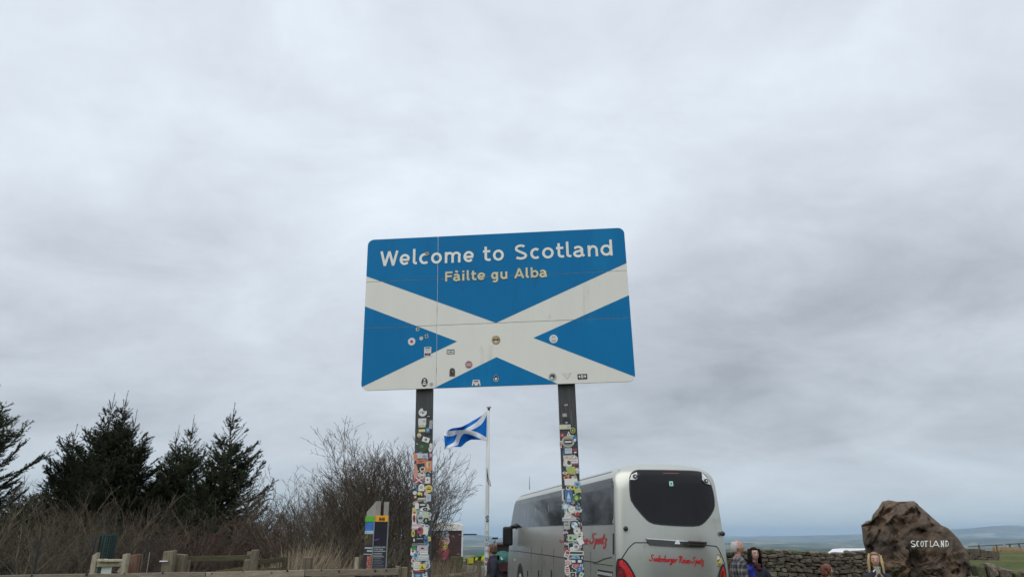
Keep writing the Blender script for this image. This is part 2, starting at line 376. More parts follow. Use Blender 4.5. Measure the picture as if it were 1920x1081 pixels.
def clip(poly, clipper):
    out = poly
    for i in range(len(clipper)):
        a, b = clipper[i], clipper[(i+1) % len(clipper)]
        if abs(a[0]-b[0])+abs(a[1]-b[1]) < 1e-9: continue
        side = lambda p: (b[0]-a[0])*(p[1]-a[1])-(b[1]-a[1])*(p[0]-a[0])
        new = []
        for k in range(len(out)):
            p, q = out[k], out[(k+1) % len(out)]; sp_, sq = side(p), side(q)
            if sp_ >= 0: new.append(p)
            if sp_*sq < 0: t = sp_/(sp_-sq); new.append((p[0]+(q[0]-p[0])*t, p[1]+(q[1]-p[1])*t))
        out = new
        if len(out) < 3: return []
    return out
US = [-HW, -.676, HW]; VS = [-HH, -.187, .375, HH]; gp = .0026
BLUE = [[(-HW, .449), (.003, -.186), (.003, HH), (-HW, HH)], [(.003, -.186), (HW, .467), (HW, HH), (.003, HH)],
        [(-HW, .077), (-HW, -.872), (-.443, -.385)], [(HW, .078), (.423, -.378), (HW, -.862)], [(-.704, -HH), (.677, -HH), (.003, -.583)]]
for a in range(2):
    for b in range(3):
        cs = ({'tl'} if a == 0 and b == 2 else set()) | ({'tr'} if a == 1 and b == 2 else set()) | ({'bl'} if a == 0 and b == 0 else set()) | ({'br'} if a == 1 and b == 0 else set())
        P = rrect(US[a]+(gp if a else 0), US[a+1]-(gp if a == 0 else 0), VS[b]+(gp if b else 0), VS[b+1]-(gp if b < 2 else 0), RC, cs)
        g = G(); dz = random.uniform(-.0006, .0006); g.prism(P, dz, .022, 0)
        for bl in BLUE:
            ccw = bl if sum((bl[i][0]*bl[(i+1) % len(bl)][1]-bl[(i+1) % len(bl)][0]*bl[i][1]) for i in range(len(bl))) > 0 else bl[::-1]
            q = clip(ccw, P)
            if len(q) > 2: g.sheet(q, dz-.0012, 1)
        g.obj('panel', [m_white, m_blue], SG)
um = lambda X_: (X_-245)/3198*2.744-1.37
line1 = [('W', 245, 505), ('e', 522, 668), ('l', 705, 775), ('c', 792, 930), ('o', 960, 1112), ('m', 1150, 1370), ('e', 1408, 1556), ('t', 1680, 1785), ('o', 1815, 1968),
         ('S', 2114, 2284), ('c', 2324, 2458), ('o', 2489, 2649), ('t', 2681, 2786), ('l', 2816, 2896), ('a', 2916, 3066), ('n', 3108, 3248), ('d', 3284, 3443)]
line2 = [('F', 1152, 1250), ('a', 1265, 1358), ('`', 1290, 1325), ('i', 1388, 1415), ('l', 1448, 1492), ('t', 1508, 1578), ('e', 1595, 1698), ('g', 1785, 1872), ('u', 1908, 1998),
         ('A', 2096, 2226), ('l', 2251, 2296), ('b', 2318, 2418), ('a', 2438, 2536)]
m_let = pm('letter_white', s2l(232, 230, 222), .4, .04, 12)
letters([(c, um(a), um(b)) for c, a, b in line1], .567, .187, y0=-.003, mat=m_let, parent=SG)
letters([(c, um(a)+.008, um(b)+.008) for c, a, b in line2], .338, .119, .108, y0=-.003, mat=m_yel, parent=SG)
letters([(c, um(a)+.008, um(b)+.008) for c, a, b in line2], .338, .119, .085, y0=-.0062, mat=m_cream, parent=SG)
for z in (-.7, 0, .62):
    G().box((0, .041, z), (2.9, .034, .06)).obj('support_rail', [m_alu], SG)
m_post = pm('post_grey', (.048, .050, .054), .55, .3, 5, .15, stretch=(12, 12, .5), alt=[((.11, .11, .115), 6, .58), ((.03, .03, .032), 3, .62)])
posts = []
for u in (-.820, .770):
    g = G().box((u, .09, -1.75), (.192, .06, 4.9))
    p = bevel(g.obj('post', [m_post], SG), .012); p['label'] = ('left' if u < 0 else 'right')+' dark grey steel post covered in stickers'; posts.append(p)

# stickers: every sticker its own small print
PALN = dict(white=(.72, .72, .69), grey=(.42, .43, .44), black=(.022, .022, .026), blue=(.02, .16, .42), ltblue=(.20, .46, .66), navy=(.02, .035, .13), red=(.50, .028, .035),
            orange=(.75, .20, .03), yellow=(.78, .62, .04), ygreen=(.52, .60, .05), green=(.04, .26, .06), dgreen=(.045, .085, .03), pink=(.66, .40, .50), magenta=(.38, .05, .20),
            cream=(.66, .60, .42), brown=(.09, .05, .03), salmon=(.68, .28, .20), gold=(.56, .36, .10), purple=(.14, .05, .26), silver=(.30, .31, .32), crimson=(.42, .02, .08), paleg=(.50, .60, .42), paleb=(.50, .57, .68))
def dull(v):
    m_ = sum(v)/3; return tuple((c*.74+m_*.26)*.96 for c in v)
SM = {k: pm('vinyl_'+k, dull(v), .38, .10, 60, spec=.5) for k, v in PALN.items()}
SK = list(SM); SI = {k: i for i, k in enumerate(SK)}; SML = [SM[k] for k in SK]
def shape(kind, w, h_, n=16):
    a, b = w/2, h_/2
    if kind == 'circle' or kind == 'oval': return [(a*math.cos(2*math.pi*k/n), b*math.sin(2*math.pi*k/n)) for k in range(n)]
    if kind == 'rect': return [(-a, -b), (a, -b), (a, b), (-a, b)]
    if kind == 'round': return rrect(-a, a, -b, b, min(a, b)*.35, {'tr', 'tl', 'bl', 'br'})[::2]
    if kind == 'tri': return [(-a, b), (0, -b), (a, b)][::-1]
    if kind == 'triup': return [(-a, -b), (a, -b), (0, b)]
    if kind == 'hex': return [(a*math.cos(R(30+60*k)), b*math.sin(R(30+60*k))) for k in range(6)]
    if kind == 'diamond': return [(a, 0), (0, b), (-a, 0), (0, -b)]
    if kind == 'arch': return [(-a, -b), (a, -b)]+[(a*math.cos(R(k*22.5)), b*.25+b*.75*math.sin(R(k*22.5))) for k in range(9)]
    if kind == 'heart': return [(a*1.05*(16*math.sin(t)**3)/16, b*(13*math.cos(t)-5*math.cos(2*t)-2*math.cos(3*t)-math.cos(4*t))/15) for t in [2*math.pi*k/24 for k in range(24)]][::-1]
    if kind == 'shield': return [(-a, b), (-a, -b*.2), (-a*.6, -b*.7), (0, -b), (a*.6, -b*.7), (a, -b*.2), (a, b)]
    if kind == 'splat': return [(a*(1 if k % 2 else .72)*math.cos(2*math.pi*k/12), b*(1 if k % 2 else .75)*math.sin(2*math.pi*k/12)) for k in range(12)]
    if kind == 'drop': return [(a*math.cos(t), b*(-.25+.75*math.sin(t))) for t in [math.pi*(.86+1.28*k/10) for k in range(11)]]+[(0, b)]
    if kind == 'trap': return [(-a, -b), (a, -b), (a*.75, b), (-a*.75, b)]
    if kind == 'bite': return [(a*math.cos(R(t)), b*math.sin(R(t))) for t in range(75, 395, 20)][1:]+[(a*.15, b*.35)]
    return shape('rect', w, h_)
def sticker(parent, x, z, kind, w, h_, col, rot=0, marks=(), y=0., label=None):
    """marks: (kind, dx, dz, w, h, colour, rot) in fractions of the sticker's size"""
    g = G()
    def put(kind, dx, dz, ww, hh, c, r, yy):
        cr, sr = math.cos(r), math.sin(r); P = []
        for a, b in shape(kind, ww, hh): P.append((dx+a*cr-b*sr, yy, dz+a*sr+b*cr))
        n = len(P); k = len(g.V)
        if yy == 0:    # the vinyl itself, with an edge
            g.add(P+[(a, .0012, b) for a, _, b in P], [tuple(range(n))]+[(i, i+n, (i+1) % n+n, (i+1) % n) for i in range(n)], SI[c])
        else: g.add(P, [tuple(range(n))], SI[c])
    put(kind, 0, 0, w, h_, col, 0, 0)
    for i, mk in enumerate(marks):
        k2, dx, dz, ww, hh, c = mk[:6]; put(k2, dx*w, dz*h_, ww*w, hh*h_, c, mk[6] if len(mk) > 6 else 0, -.00012*(i+1))
    o = g.obj('sticker', SML, parent, (x, y, z), (0, -rot, 0))
    if label: o['label'] = label
    return o
def rmarks(base):
    dark = base in ('black', 'navy', 'blue', 'red', 'dgreen', 'brown', 'magenta', 'purple', 'green', 'crimson')
    c = random.choice(['white', 'white', 'yellow', 'cream', 'red', 'ltblue'] if dark else ['black', 'black', 'navy', 'red', 'blue', 'grey', 'green', 'brown'])
    c2 = random.choice(SK); t = random.random(); M_ = []
    if t < .35:
        for k in range(random.randint(2, 4)): M_.append(('rect', random.uniform(-.06, .06), .28-.18*k, random.uniform(.35, .72), random.uniform(.06, .13), c))
    elif t < .6:
        M_.append((random.choice(['circle', 'splat', 'triup', 'shield', 'diamond']), 0, .1, .5, .5, c)); M_.append(('rect', 0, -.3, .62, .1, c))
    elif t < .8:
        M_.append((random.choice(['circle', 'round']), 0, 0, .78, .78, c2)); M_.append(('splat', 0, 0, .36, .36, c)); 
    else:
        for k in range(4): M_.append((random.choice(['oval', 'rect', 'tri', 'splat']), random.uniform(-.22, .22), random.uniform(-.22, .22), random.uniform(.15, .4), random.uniform(.12, .35), random.choice([c, c2, c])))
    return M_
SIGNST = [(772, 640, 'circle', 14, 14, 'white', 0, [('splat', 0, 0, .5, .5, 'red')]), (783, 617, 'oval', 7, 7, 'grey', 0, [('diamond', .1, 0, .5, .8, 'black')]),
 (800, 630, 'rect', 6, 7, 'grey', .2, [('diamond', 0, 0, .6, .9, 'black')]), (790, 634, 'circle', 7, 7, 'cream', 0, [('splat', 0, 0, .5, .5, 'salmon')]),
 (802, 659, 'rect', 13, 17, 'white', 0, [('rect', 0, .38, .7, .1, 'navy'), ('rect', 0, .2, .75, .08, 'grey'), ('rect', 0, .05, .5, .06, 'grey'), ('round', 0, -.28, .85, .26, 'navy'), ('oval', 0, -.28, .45, .2, 'magenta')]),
 (845, 659, 'round', 14, 8, 'black', 0, [('round', 0, -.05, .84, .7, 'white'), ('rect', 0, -.05, .5, .2, 'navy')]), (879, 683, 'circle', 13.5, 13.5, 'grey', 0, [('circle', 0, 0, .88, .88, 'crimson'), ('rect', 0, .12, .7, .1, 'white'), ('rect', 0, -.12, .7, .1, 'white')]),
 (848, 697, 'arch', 10, 15, 'brown', 0, [('arch', 0, -.05, .5, .6, 'black'), ('circle', .1, .05, .2, .15, 'gold')]), (796, 716, 'oval', 11.5, 16, 'black', 0, [('round', 0, .25, .3, .18, 'white'), ('rect', 0, 0, .4, .12, 'white'), ('rect', 0, -.22, .6, .16, 'white')]),
 (809, 720, 'circle', 7, 7, 'grey', 0, [('splat', 0, 0, .6, .6, 'silver')]), (930, 637, 'circle', 15.5, 15.5, 'black', 0, [('circle', 0, 0, .93, .93, 'gold'), ('oval', -.2, .02, .36, .24, 'black'), ('oval', .2, .02, .36, .24, 'black'), ('tri', 0, -.26, .5, .3, 'cream')]),
 (1038, 635, 'circle', 15.5, 15.5, 'white', 0, [('rect', 0, .24, .4, .09, 'silver'), ('rect', 0, .05, .5, .05, 'pink'), ('rect', 0, -.22, .5, .14, 'silver')]), (893, 717, 'trap', 16, 10, 'white', 0, [('rect', 0, .26, .55, .2, 'navy'), ('rect', 0, -.02, .7, .1, 'salmon'), ('round', -.26, -.34, .2, .24, 'black'), ('round', .26, -.34, .2, .24, 'black')]),
 (930, 708, 'drop', 10, 14, 'grey', 0, [('drop', 0, .02, .84, .84, 'black'), ('oval', 0, -.12, .5, .32, 'white')]), (1036, 706, 'circle', 14, 14, 'grey', 0, [('splat', 0, .05, .75, .6, 'black'), ('oval', -.1, -.1, .3, .25, 'white'), ('rect', .05, .3, .5, .08, 'silver')]),
 (1063, 704, 'tri', 15.5, 11, 'white', 0, []), (1092, 705.5, 'rect', 17, 9, 'black', 0, [('circle', -.3, .02, .2, .5, 'white'), ('rect', -.02, .02, .22, .6, 'white'), ('rect', -.02, .02, .09, .16, 'black'), ('diamond', .28, .02, .28, .62, 'white')]),
 (801, 476, 'circle', 7.5, 7.5, 'gold', 0, [('splat', 0, 0, .5, .6, 'brown')])]
PXM = .00617      # metres per photo pixel on the sign plane
for px, py, k, w, hh, c, r, mk in SIGNST:
    u, v = sign_uv(px, py); sticker(SG, u, v, k, w*PXM, hh*PXM*1.03, c, r, mk, y=-.0085 if py < 500 else -.0035)
# named post stickers measured from the photo crops: (x, y, w, h in crop pixels)
def crop(o0, o1, s, items, post):
    for it in items:
        x, y, k, w, hh, c = it[:6]; r = it[6] if len(it) > 6 else 0; mk = it[7] if len(it) > 7 else None
        u, v = sign_uv(o0+x/s, o1+y/s)
        sticker(posts[post], u, v, k, w/s*PXM, hh/s*PXM, c, R(r), rmarks(c) if mk is None else mk, y=.060-.0052-random.uniform(0, .0035))
def under(post, u0, v0, v1, n, dens=1):
    for k in range(n):
        v = v1+(v0-v1)*(k+random.random())/n; w = random.uniform(.024, .062); hh = w*random.uniform(.5, 1.4)
        c = random.choice(['white', 'white', 'white', 'white', 'white', 'grey', 'grey', 'grey', 'paleb', 'paleb', 'silver', 'black', 'black', 'white', 'black', 'black', 'silver', 'blue', 'ltblue', 'red', 'navy', 'cream', 'green', 'yellow', 'orange', 'pink', 'brown'])
        sticker(posts[post], u0+random.uniform(-.098+w*.35, .098-w*.35), v, random.choice(['rect', 'rect', 'round', 'circle', 'oval', 'hex', 'shield', 'splat', 'rect']), w, hh, c, random.gauss(0, .22), rmarks(c), y=.060-.0012-random.uniform(0, .0035))
def V_(post, py): return sign_uv(785 if post == 0 else 1078, py)[1]
under(0, -.824, V_(0, 862), V_(0, 1100), 165); under(1, .768, V_(1, 845), V_(1, 1100), 175); under(0, -.815, V_(0, 820), V_(0, 862), 8); under(1, .768, V_(1, 815), V_(1, 845), 8)
crop(750, 730, 6.0, [(245, 245, 'bite', 90, 90, 'white', 0, [('rect', -.02, .02, .7, .2, 'grey'), ('diamond', .02, -.1, .2, .3, 'black')]), (310, 292, 'rect', 50, 28, 'black', 0, [('rect', 0, 0, .6, .3, 'grey')]),
 (240, 352, 'rect', 86, 72, 'white', 0, [('rect', .25, .05, .3, .3, 'grey')]), (238, 402, 'rect', 76, 26, 'cream', 0, [('rect', 0, .2, .8, .2, 'grey')]), (236, 452, 'rect', 72, 30, 'yellow', 0, [('rect', 0, 0, .8, .3, 'white')]),
 (302, 455, 'rect', 62, 92, 'black', 0, [('round', 0, .1, .7, .6, 'blue'), ('oval', 0, .1, .4, .3, 'ltblue')]), (337, 385, 'round', 34, 90, 'grey', -5, [('rect', 0, 0, .2, .7, 'silver')]), (205, 505, 'splat', 58, 60, 'black'), (208, 525, 'tri', 30, 34, 'gold', 20, []),
 (280, 555, 'rect', 76, 50, 'white', -18, [('splat', 0, 0, .45, .7, 'black'), ('circle', 0, 0, .15, .22, 'white')]), (250, 645, 'heart', 132, 120, 'dgreen', 0, [('splat', -.1, .1, .3, .3, 'green'), ('splat', .2, .05, .25, .3, 'dgreen')]), (333, 645, 'oval', 42, 96, 'white', -5, [('rect', 0, -.1, .5, .2, 'grey')]),
 (240, 738, 'rect', 115, 50, 'paleb', 0, [('splat', .2, -.1, .5, .6, 'silver')]), (335, 735, 'rect', 40, 58, 'magenta'), (163, 750, 'oval', 42, 84, 'orange', 10, []), (222, 800, 'round', 90, 42, 'orange', 5, [('splat', 0, 0, .8, .6, 'red')]), (308, 850, 'round', 80, 105, 'orange', 0, [('rect', 0, .1, .5, .5, 'cream'), ('rect', .1, .1, .15, .4, 'brown')]),
 (235, 850, 'rect', 84, 74, 'black', 0, [('rect', 0, .2, .5, .3, 'navy')]), (242, 888, 'splat', 72, 60, 'cream', 0, [('circle', 0, 0, .5, .5, 'brown')]), (236, 955, 'diamond', 90, 90, 'white', 0, [('diamond', 0, 0, .75, .75, 'red'), ('rect', 0, 0, .55, .25, 'white')]), (310, 952, 'rect', 62, 40, 'black'),
 (165, 930, 'oval', 46, 190, 'salmon', 3, []), (200, 1010, 'rect', 80, 58, 'crimson', 0, [('rect', 0, 0, 1.1, .16, 'white', .65), ('rect', 0, 0, 1.1, .16, 'white', -.65)]), (300, 1010, 'round', 62, 80, 'salmon')], 0)
crop(750, 900, 5.97, [(228, 75, 'arch', 60, 72, 'white', 0, [('oval', 0, 0, .6, .5, 'grey')]), (312, 90, 'circle', 78, 78, 'yellow', 0, [('rect', 0, -.05, .6, .14, 'brown'), ('rect', 0, .15, .4, .08, 'brown')]), (140, 72, 'circle', 36, 36, 'blue'), (155, 135, 'oval', 46, 40, 'white', 0, []),
 (215, 150, 'rect', 76, 68, 'black', 0, [('oval', -.15, .1, .5, .5, 'yellow'), ('rect', .2, 0, .2, .5, 'ygreen')]), (280, 145, 'oval', 42, 34, 'pink', 0, []), (308, 190, 'rect', 55, 72, 'paleb', 0, [('splat', 0, 0, .5, .5, 'ltblue')]), (230, 208, 'trap', 94, 30, 'cream', 0, [('rect', 0, -.2, .9, .3, 'brown')]),
 (172, 245, 'circle', 34, 34, 'orange', 0, [('circle', 0, 0, .4, .4, 'cream')]), (178, 285, 'round', 42, 60, 'white', 0, []), (240, 275, 'oval', 92, 50, 'black', 0, [('oval', 0, .1, .7, .4, 'paleb')]), (262, 320, 'oval', 88, 42, 'white', 0, [('oval', .1, 0, .6, .8, 'black'), ('oval', .1, 0, .2, .3, 'grey')]),
 (268, 382, 'rect', 74, 60, 'paleg', 0, [('rect', 0, -.1, .6, .06, 'grey')]), (150, 352, 'rect', 46, 40, 'yellow', 5, [('splat', 0, -.1, .7, .7, 'red')]), (147, 432, 'rect', 44, 104, 'white', 2, [('oval', 0, .05, .7, .75, 'red'), ('oval', 0, .05, .3, .45, 'black')]),
 (218, 420, 'circle', 62, 84, 'paleb', 0, [('oval', 0, 0, .8, .5, 'silver'), ('rect', 0, 0, .7, .12, 'black')]), (280, 447, 'oval', 54, 78, 'black', 0, [('oval', 0, 0, .7, .7, 'dgreen'), ('splat', 0, 0, .4, .4, 'grey')]), (175, 520, 'round', 104, 44, 'pink', 0, [('rect', -.1, 0, .6, .3, 'white')]),
 (215, 562, 'circle', 66, 72, 'red', 0, [('diamond', -.1, .15, .6, .6, 'navy')]), (270, 560, 'rect', 60, 72, 'white', 0, [('rect', -.4, 0, .15, .9, 'salmon')]), (135, 592, 'oval', 34, 78, 'yellow', 0, [('splat', 0, 0, .5, .6, 'black')]), (195, 665, 'rect', 128, 62, 'black', 0, [('circle', -.35, 0, .12, .5, 'white'), ('rect', .1, .2, .5, .12, 'grey')]),
 (279, 660, 'rect', 40, 70, 'blue', 0, [('oval', 0, -.1, .8, .3, 'black')]), (195, 716, 'rect', 130, 20, 'silver', 0, [('rect', 0, 0, .9, .3, 'black')]), (143, 755, 'rect', 46, 34, 'green', 0, []), (133, 797, 'rect', 48, 66, 'white', -3, [('oval', 0, .1, .6, .25, 'black'), ('rect', 0, -.1, .3, .2, 'orange')]),
 (165, 838, 'splat', 66, 66, 'ltblue', 0, [('oval', 0, 0, .5, .6, 'blue')]), (240, 760, 'rect', 110, 52, 'paleb'), (255, 805, 'rect', 84, 36, 'white', 0, [('rect', 0, 0, .8, .2, 'grey')]), (240, 865, 'rect', 134, 60, 'grey', 0, [('rect', 0, .2, .8, .12, 'white'), ('rect', 0, -.1, .7, .12, 'paleb')]),
 (237, 968, 'rect', 74, 54, 'yellow', 8, [('triup', 0, .05, .3, .5, 'black'), ('rect', 0, -.3, .6, .1, 'black')]), (178, 960, 'round', 70, 80, 'white'), (205, 1022, 'rect', 124, 34, 'black', 0, [('rect', 0, 0, .8, .35, 'red')]), (188, 1066, 'oval', 88, 44, 'blue', 0, [('oval', 0, 0, .6, .5, 'ltblue')]), (268, 1072, 'round', 46, 74, 'paleb')], 0)
crop(1030, 710, 5.69, [(178, 268, 'rect', 34, 16, 'pink', 8, [('rect', 0, 0, .5, .4, 'red')]), (163, 377, 'round', 46, 36, 'silver', 0, [('rect', 0, 0, .5, .5, 'grey')]), (182, 440, 'circle', 74, 74, 'black', 0, [('tri', 0, -.25, .5, .25, 'grey')]), (165, 503, 'rect', 116, 46, 'cream', 0, [('rect', .3, 0, .2, .6, 'grey')]),
 (250, 540, 'circle', 66, 72, 'black', 0, [('circle', 0, 0, .8, .8, 'ygreen'), ('circle', 0, 0, .6, .6, 'black'), ('splat', 0, 0, .35, .35, 'ygreen')]), (138, 592, 'circle', 46, 46, 'red', 0, [('splat', 0, 0, .3, .3, 'white')]), (207, 572, 'triup', 42, 42, 'white', 0, [('triup', 0, -.1, .4, .4, 'black')]),
 (200, 660, 'oval', 128, 112, 'cream', 0, [('oval', 0, 0, .85, .85, 'silver'), ('round', 0, -.02, .6, .4, 'black'), ('rect', 0, -.02, .5, .15, 'white'), ('oval', 0, .3, .3, .2, 'gold')]), (273, 637, 'drop', 46, 72, 'blue', 180, [('circle', 0, .1, .55, .4, 'white')]), (120, 690, 'rect', 20, 66, 'white'),
 (203, 760, 'rect', 86, 68, 'black', 0, [('rect', 0, 0, .85, .8, 'paleb'), ('rect', 0, .1, .6, .1, 'grey')]), (275, 760, 'rect', 52, 70, 'black', 5, [('rect', 0, .2, .8, .3, 'crimson'), ('rect', 0, -.2, .5, .2, 'white')]), (195, 830, 'rect', 84, 38, 'cream', 0, [('rect', -.1, 0, .3, .4, 'salmon')]),
 (205, 885, 'bite', 74, 84, 'white', 30, [('circle', .05, -.05, .5, .5, 'brown')]), (260, 870, 'rect', 84, 56, 'white', 0, [('rect', 0, .42, 1, .12, 'red'), ('rect', 0, -.42, 1, .12, 'red'), ('rect', 0, 0, .7, .2, 'grey')]), (232, 965, 'splat', 112, 92, 'ygreen', 12, [('rect', 0, 0, .5, .06, 'grey')])], 1)
crop(1030, 890, 5.66, [(230, 68, 'rect', 124, 62, 'white', 0, []), (205, 62, 'rect', 28, 42, 'navy', 0, [('splat', 0, 0, .5, .5, 'ltblue')]), (298, 97, 'round', 62, 46, 'ltblue', -15, [('oval', 0, 0, .5, .5, 'blue')]), (245, 125, 'circle', 54, 54, 'yellow', 0, [('splat', 0, 0, .5, .5, 'brown')]), (300, 160, 'rect', 62, 46, 'ygreen', 12),
 (205, 225, 'rect', 74, 120, 'blue', 0, [('triup', 0, .1, .5, .5, 'paleb'), ('rect', 0, -.3, .5, .2, 'ltblue')]), (288, 240, 'circle', 66, 66, 'green', 0, [('splat', 0, 0, .6, .7, 'ygreen')]), (250, 286, 'circle', 50, 46, 'navy'), (150, 205, 'rect', 30, 110, 'white', 0, [('rect', .2, 0, .4, .9, 'black')]), (172, 330, 'splat', 88, 82, 'ltblue', 0, [('oval', 0, 0, .5, .5, 'white')]),
 (240, 362, 'hex', 76, 72, 'white', 10, [('rect', 0, 0, .4, .2, 'cream')]), (182, 412, 'triup', 64, 84, 'white', 0, [('rect', 0, -.2, .4, .1, 'grey')]), (302, 412, 'splat', 52, 40, 'red', 0, []), (212, 466, 'rect', 134, 32, 'paleb', 0, [('rect', 0, 0, .9, .3, 'grey')]),
 (268, 530, 'circle', 84, 84, 'black', 0, [('circle', 0, 0, .72, .72, 'white'), ('rect', -.16, .16, .3, .3, 'ltblue'), ('rect', .16, -.16, .3, .3, 'ltblue')]), (186, 538, 'rect', 58, 60, 'grey'), (294, 592, 'circle', 68, 68, 'white', 0, [('circle', 0, 0, .2, .2, 'black'), ('rect', 0, .3, .4, .08, 'grey')]), (240, 605, 'trap', 84, 54, 'black', 0, []),
 (245, 665, 'rect', 88, 62, 'paleg', 0, [('circle', -.2, 0, .3, .5, 'green'), ('rect', .25, -.2, .3, .2, 'black')]), (330, 700, 'rect', 50, 68, 'white', 28, []), (285, 760, 'circle', 58, 56, 'white', 0, [('circle', 0, 0, .7, .7, 'grey'), ('circle', 0, 0, .25, .25, 'black')]), (175, 788, 'tri', 44, 28, 'red', 0, []),
 (268, 825, 'rect', 170, 38, 'white', -2, [('rect', -.38, 0, .2, .7, 'red'), ('rect', .1, 0, .7, .5, 'dgreen')]), (280, 868, 'round', 62, 42, 'ltblue'), (290, 915, 'rect', 116, 44, 'navy', 0, [('rect', -.25, 0, .3, .5, 'white'), ('rect', .25, 0, .3, .5, 'white')]), (288, 962, 'diamond', 96, 96, 'white', 12, [('diamond', 0, 0, .84, .84, 'magenta'), ('circle', 0, 0, .45, .45, 'orange')]),
 (200, 925, 'splat', 74, 74, 'white'), (190, 1012, 'oval', 50, 92, 'white'), (322, 1000, 'rect', 50, 46, 'blue'), (250, 1060, 'rect', 62, 50, 'white')], 1)

# ------------------------------------------------------------------ flagpole and flag
FY = 17.5
m_wpole = pm('pole_white', (.60, .60, .58), .45, .08, 8, stretch=(1, 1, .2)); m_dk = pm('dark_metal', (.03, .03, .032), .45, .2, 10)
pt = at(916.5, 768, FY); pb = at(912, 1081, FY); ground_z = gz(pb.x, FY)
FP = thing('flagpole', 'tall slim white flagpole between the sign posts, stickered near its foot', 'flagpole', (pt.x, FY, ground_z))
top = pt.z-ground_z
G().tube([(-.012, 0, 0), (-.012, 0, 1.4), (-.006, 0, top*.6), (0, 0, top)], [.05, .047, .038, .028], 14).obj('pole', [m_wpole], FP, smooth=True)
g = G().tube([(0, 0, top-.01), (0, 0, top+.03)], .03, 12, 1); g.sphere((0, 0, top+.07), .06, 0, sc3=(1, 1, .6)); g.obj('finial', [m_wpole, m_dk], FP, smooth=True)
G().tube([(-.045, -.03, top-.05), (-.06, -.045, top*.55), (-.065, -.05, 1.2)], .004, 5).obj('halyard', [pm('rope', (.5, .5, .47), .8)], FP)
G().tube([(-.03, -.04, top-1.42), (0.0, -.05, top-1.60), (.06, -.045, top-1.72), (.065, -.045, top-1.80), (-.02, -.05, top-1.66), (-.03, -.04, top-1.38)], .007, 5).obj('rope_loop', [m_dk], FP)
for k in range(26):
    zz = random.uniform(.55, 2.3); w = random.uniform(.03, .07); c = random.choice(['black', 'white', 'blue', 'red', 'grey', 'navy', 'yellow', 'ltblue'])
    sticker(FP, -.010+random.uniform(-.012, .012), zz, random.choice(['rect', 'circle', 'round']), w, w, c, 0, rmarks(c), y=-.0535-.0005*k*.2)
# flag cloth: grid between a measured top and bottom edge, with folds in depth
top_e = [(913, 769), (903, 778), (893, 785), (880, 792), (865, 799), (850, 803), (840, 806), (832, 810)]
bot_e = [(912, 826), (902, 824), (893, 823), (884, 824), (873, 829), (864, 836), (850, 838), (835, 842)]
def lerp_e(e, t):
    s = t*(len(e)-1); i = min(int(s), len(e)-2); f = s-i; f2 = f
    return e[i][0]*(1-f2)+e[i+1][0]*f2, e[i][1]*(1-f2)+e[i+1][1]*f2
NU, NV = 90, 46; VV = []; uvs = []
for a in range(NU+1):
    for b in range(NV+1):
        u = a/NU; v = b/NV; u2 = u
        tx, ty = lerp_e(top_e, u2); bx, by = lerp_e(bot_e, u2)
        w = v+.08*math.sin(u*7.5+.6)*math.sin(math.pi*v)
        px = tx*(1-w)+bx*w+6.5*math.sin(math.pi*v)*math.sin(u*math.pi)*math.cos(u*5+.3); py = ty*(1-w)+by*w+1.6*math.sin(u*15+v*4)*u
        if v > .8 and u > .75: px -= (v-.8)*14*(u-.75)*4
        dep = .20*math.sin(u*8.5+v*3.2)*u**.6+.06*math.sin(u*19-v*5)*u+.02*math.sin(u*31+v*7)*u
        VV.append(at(px, py, FY-.06+dep)); uvs.append((u, 1-v))
Fq = [(a*(NV+1)+b, (a+1)*(NV+1)+b, (a+1)*(NV+1)+b+1, a*(NV+1)+b+1) for a in range(NU) for b in range(NV)]
fm = bpy.data.materials.new('flag_cloth'); fm.use_nodes = True
def flag_mat(m):
    t = m.node_tree; n = t.nodes; l = t.links; b = n['Principled BSDF']; b.inputs['Roughness'].default_value = .75; b.inputs['Specular IOR Level'].default_value = .2
    uv = n.new('ShaderNodeTexCoord'); s = n.new('ShaderNodeSeparateXYZ'); l.new(uv.outputs['UV'], s.inputs[0])
    def M(op, a, c):
        q = n.new('ShaderNodeMath'); q.operation = op
        for i_, v_ in enumerate((a, c)):
            if v_ is None: continue
            if isinstance(v_, (int, float)): q.inputs[i_].default_value = v_
            else: l.new(v_, q.inputs[i_])
        return q.outputs[0]
    d1 = M('ABSOLUTE', M('SUBTRACT', s.outputs[0], s.outputs[1]), None); d2 = M('ABSOLUTE', M('SUBTRACT', M('ADD', s.outputs[0], s.outputs[1]), 1), None)
    inside = M('LESS_THAN', M('MINIMUM', d1, d2), .128)
    mi = n.new('ShaderNodeMix'); mi.data_type = 'RGBA'; l.new(inside, mi.inputs['Factor']); mi.inputs['A'].default_value = (.006, .19, .62, 1); mi.inputs['B'].default_value = (.86, .87, .90, 1)
    l.new(mi.outputs['Result'], b.inputs['Base Color'])
    tr = n.new('ShaderNodeBsdfTranslucent'); l.new(mi.outputs['Result'], tr.inputs['Color']); ms = n.new('ShaderNodeMixShader'); ms.inputs[0].default_value = .35
    out = n['Material Output']; l.new(b.outputs[0], ms.inputs[1]); l.new(tr.outputs[0], ms.inputs[2]); l.new(ms.outputs[0], out.inputs[0])
flag_mat(fm)
fme = mesh('flag', VV, Fq, [fm], None, True); ul = fme.uv_layers.new(name='UVMap')
for lp in fme.loops: ul.data[lp.index].uv = uvs[lp.vertex_index]
fl = link('flag', fme); tag(fl, 'blue Scottish flag with white diagonal cross flying from the white flagpole', 'flag')
sm = fl.modifiers.new('cloth', 'SOLIDIFY'); sm.thickness = .004

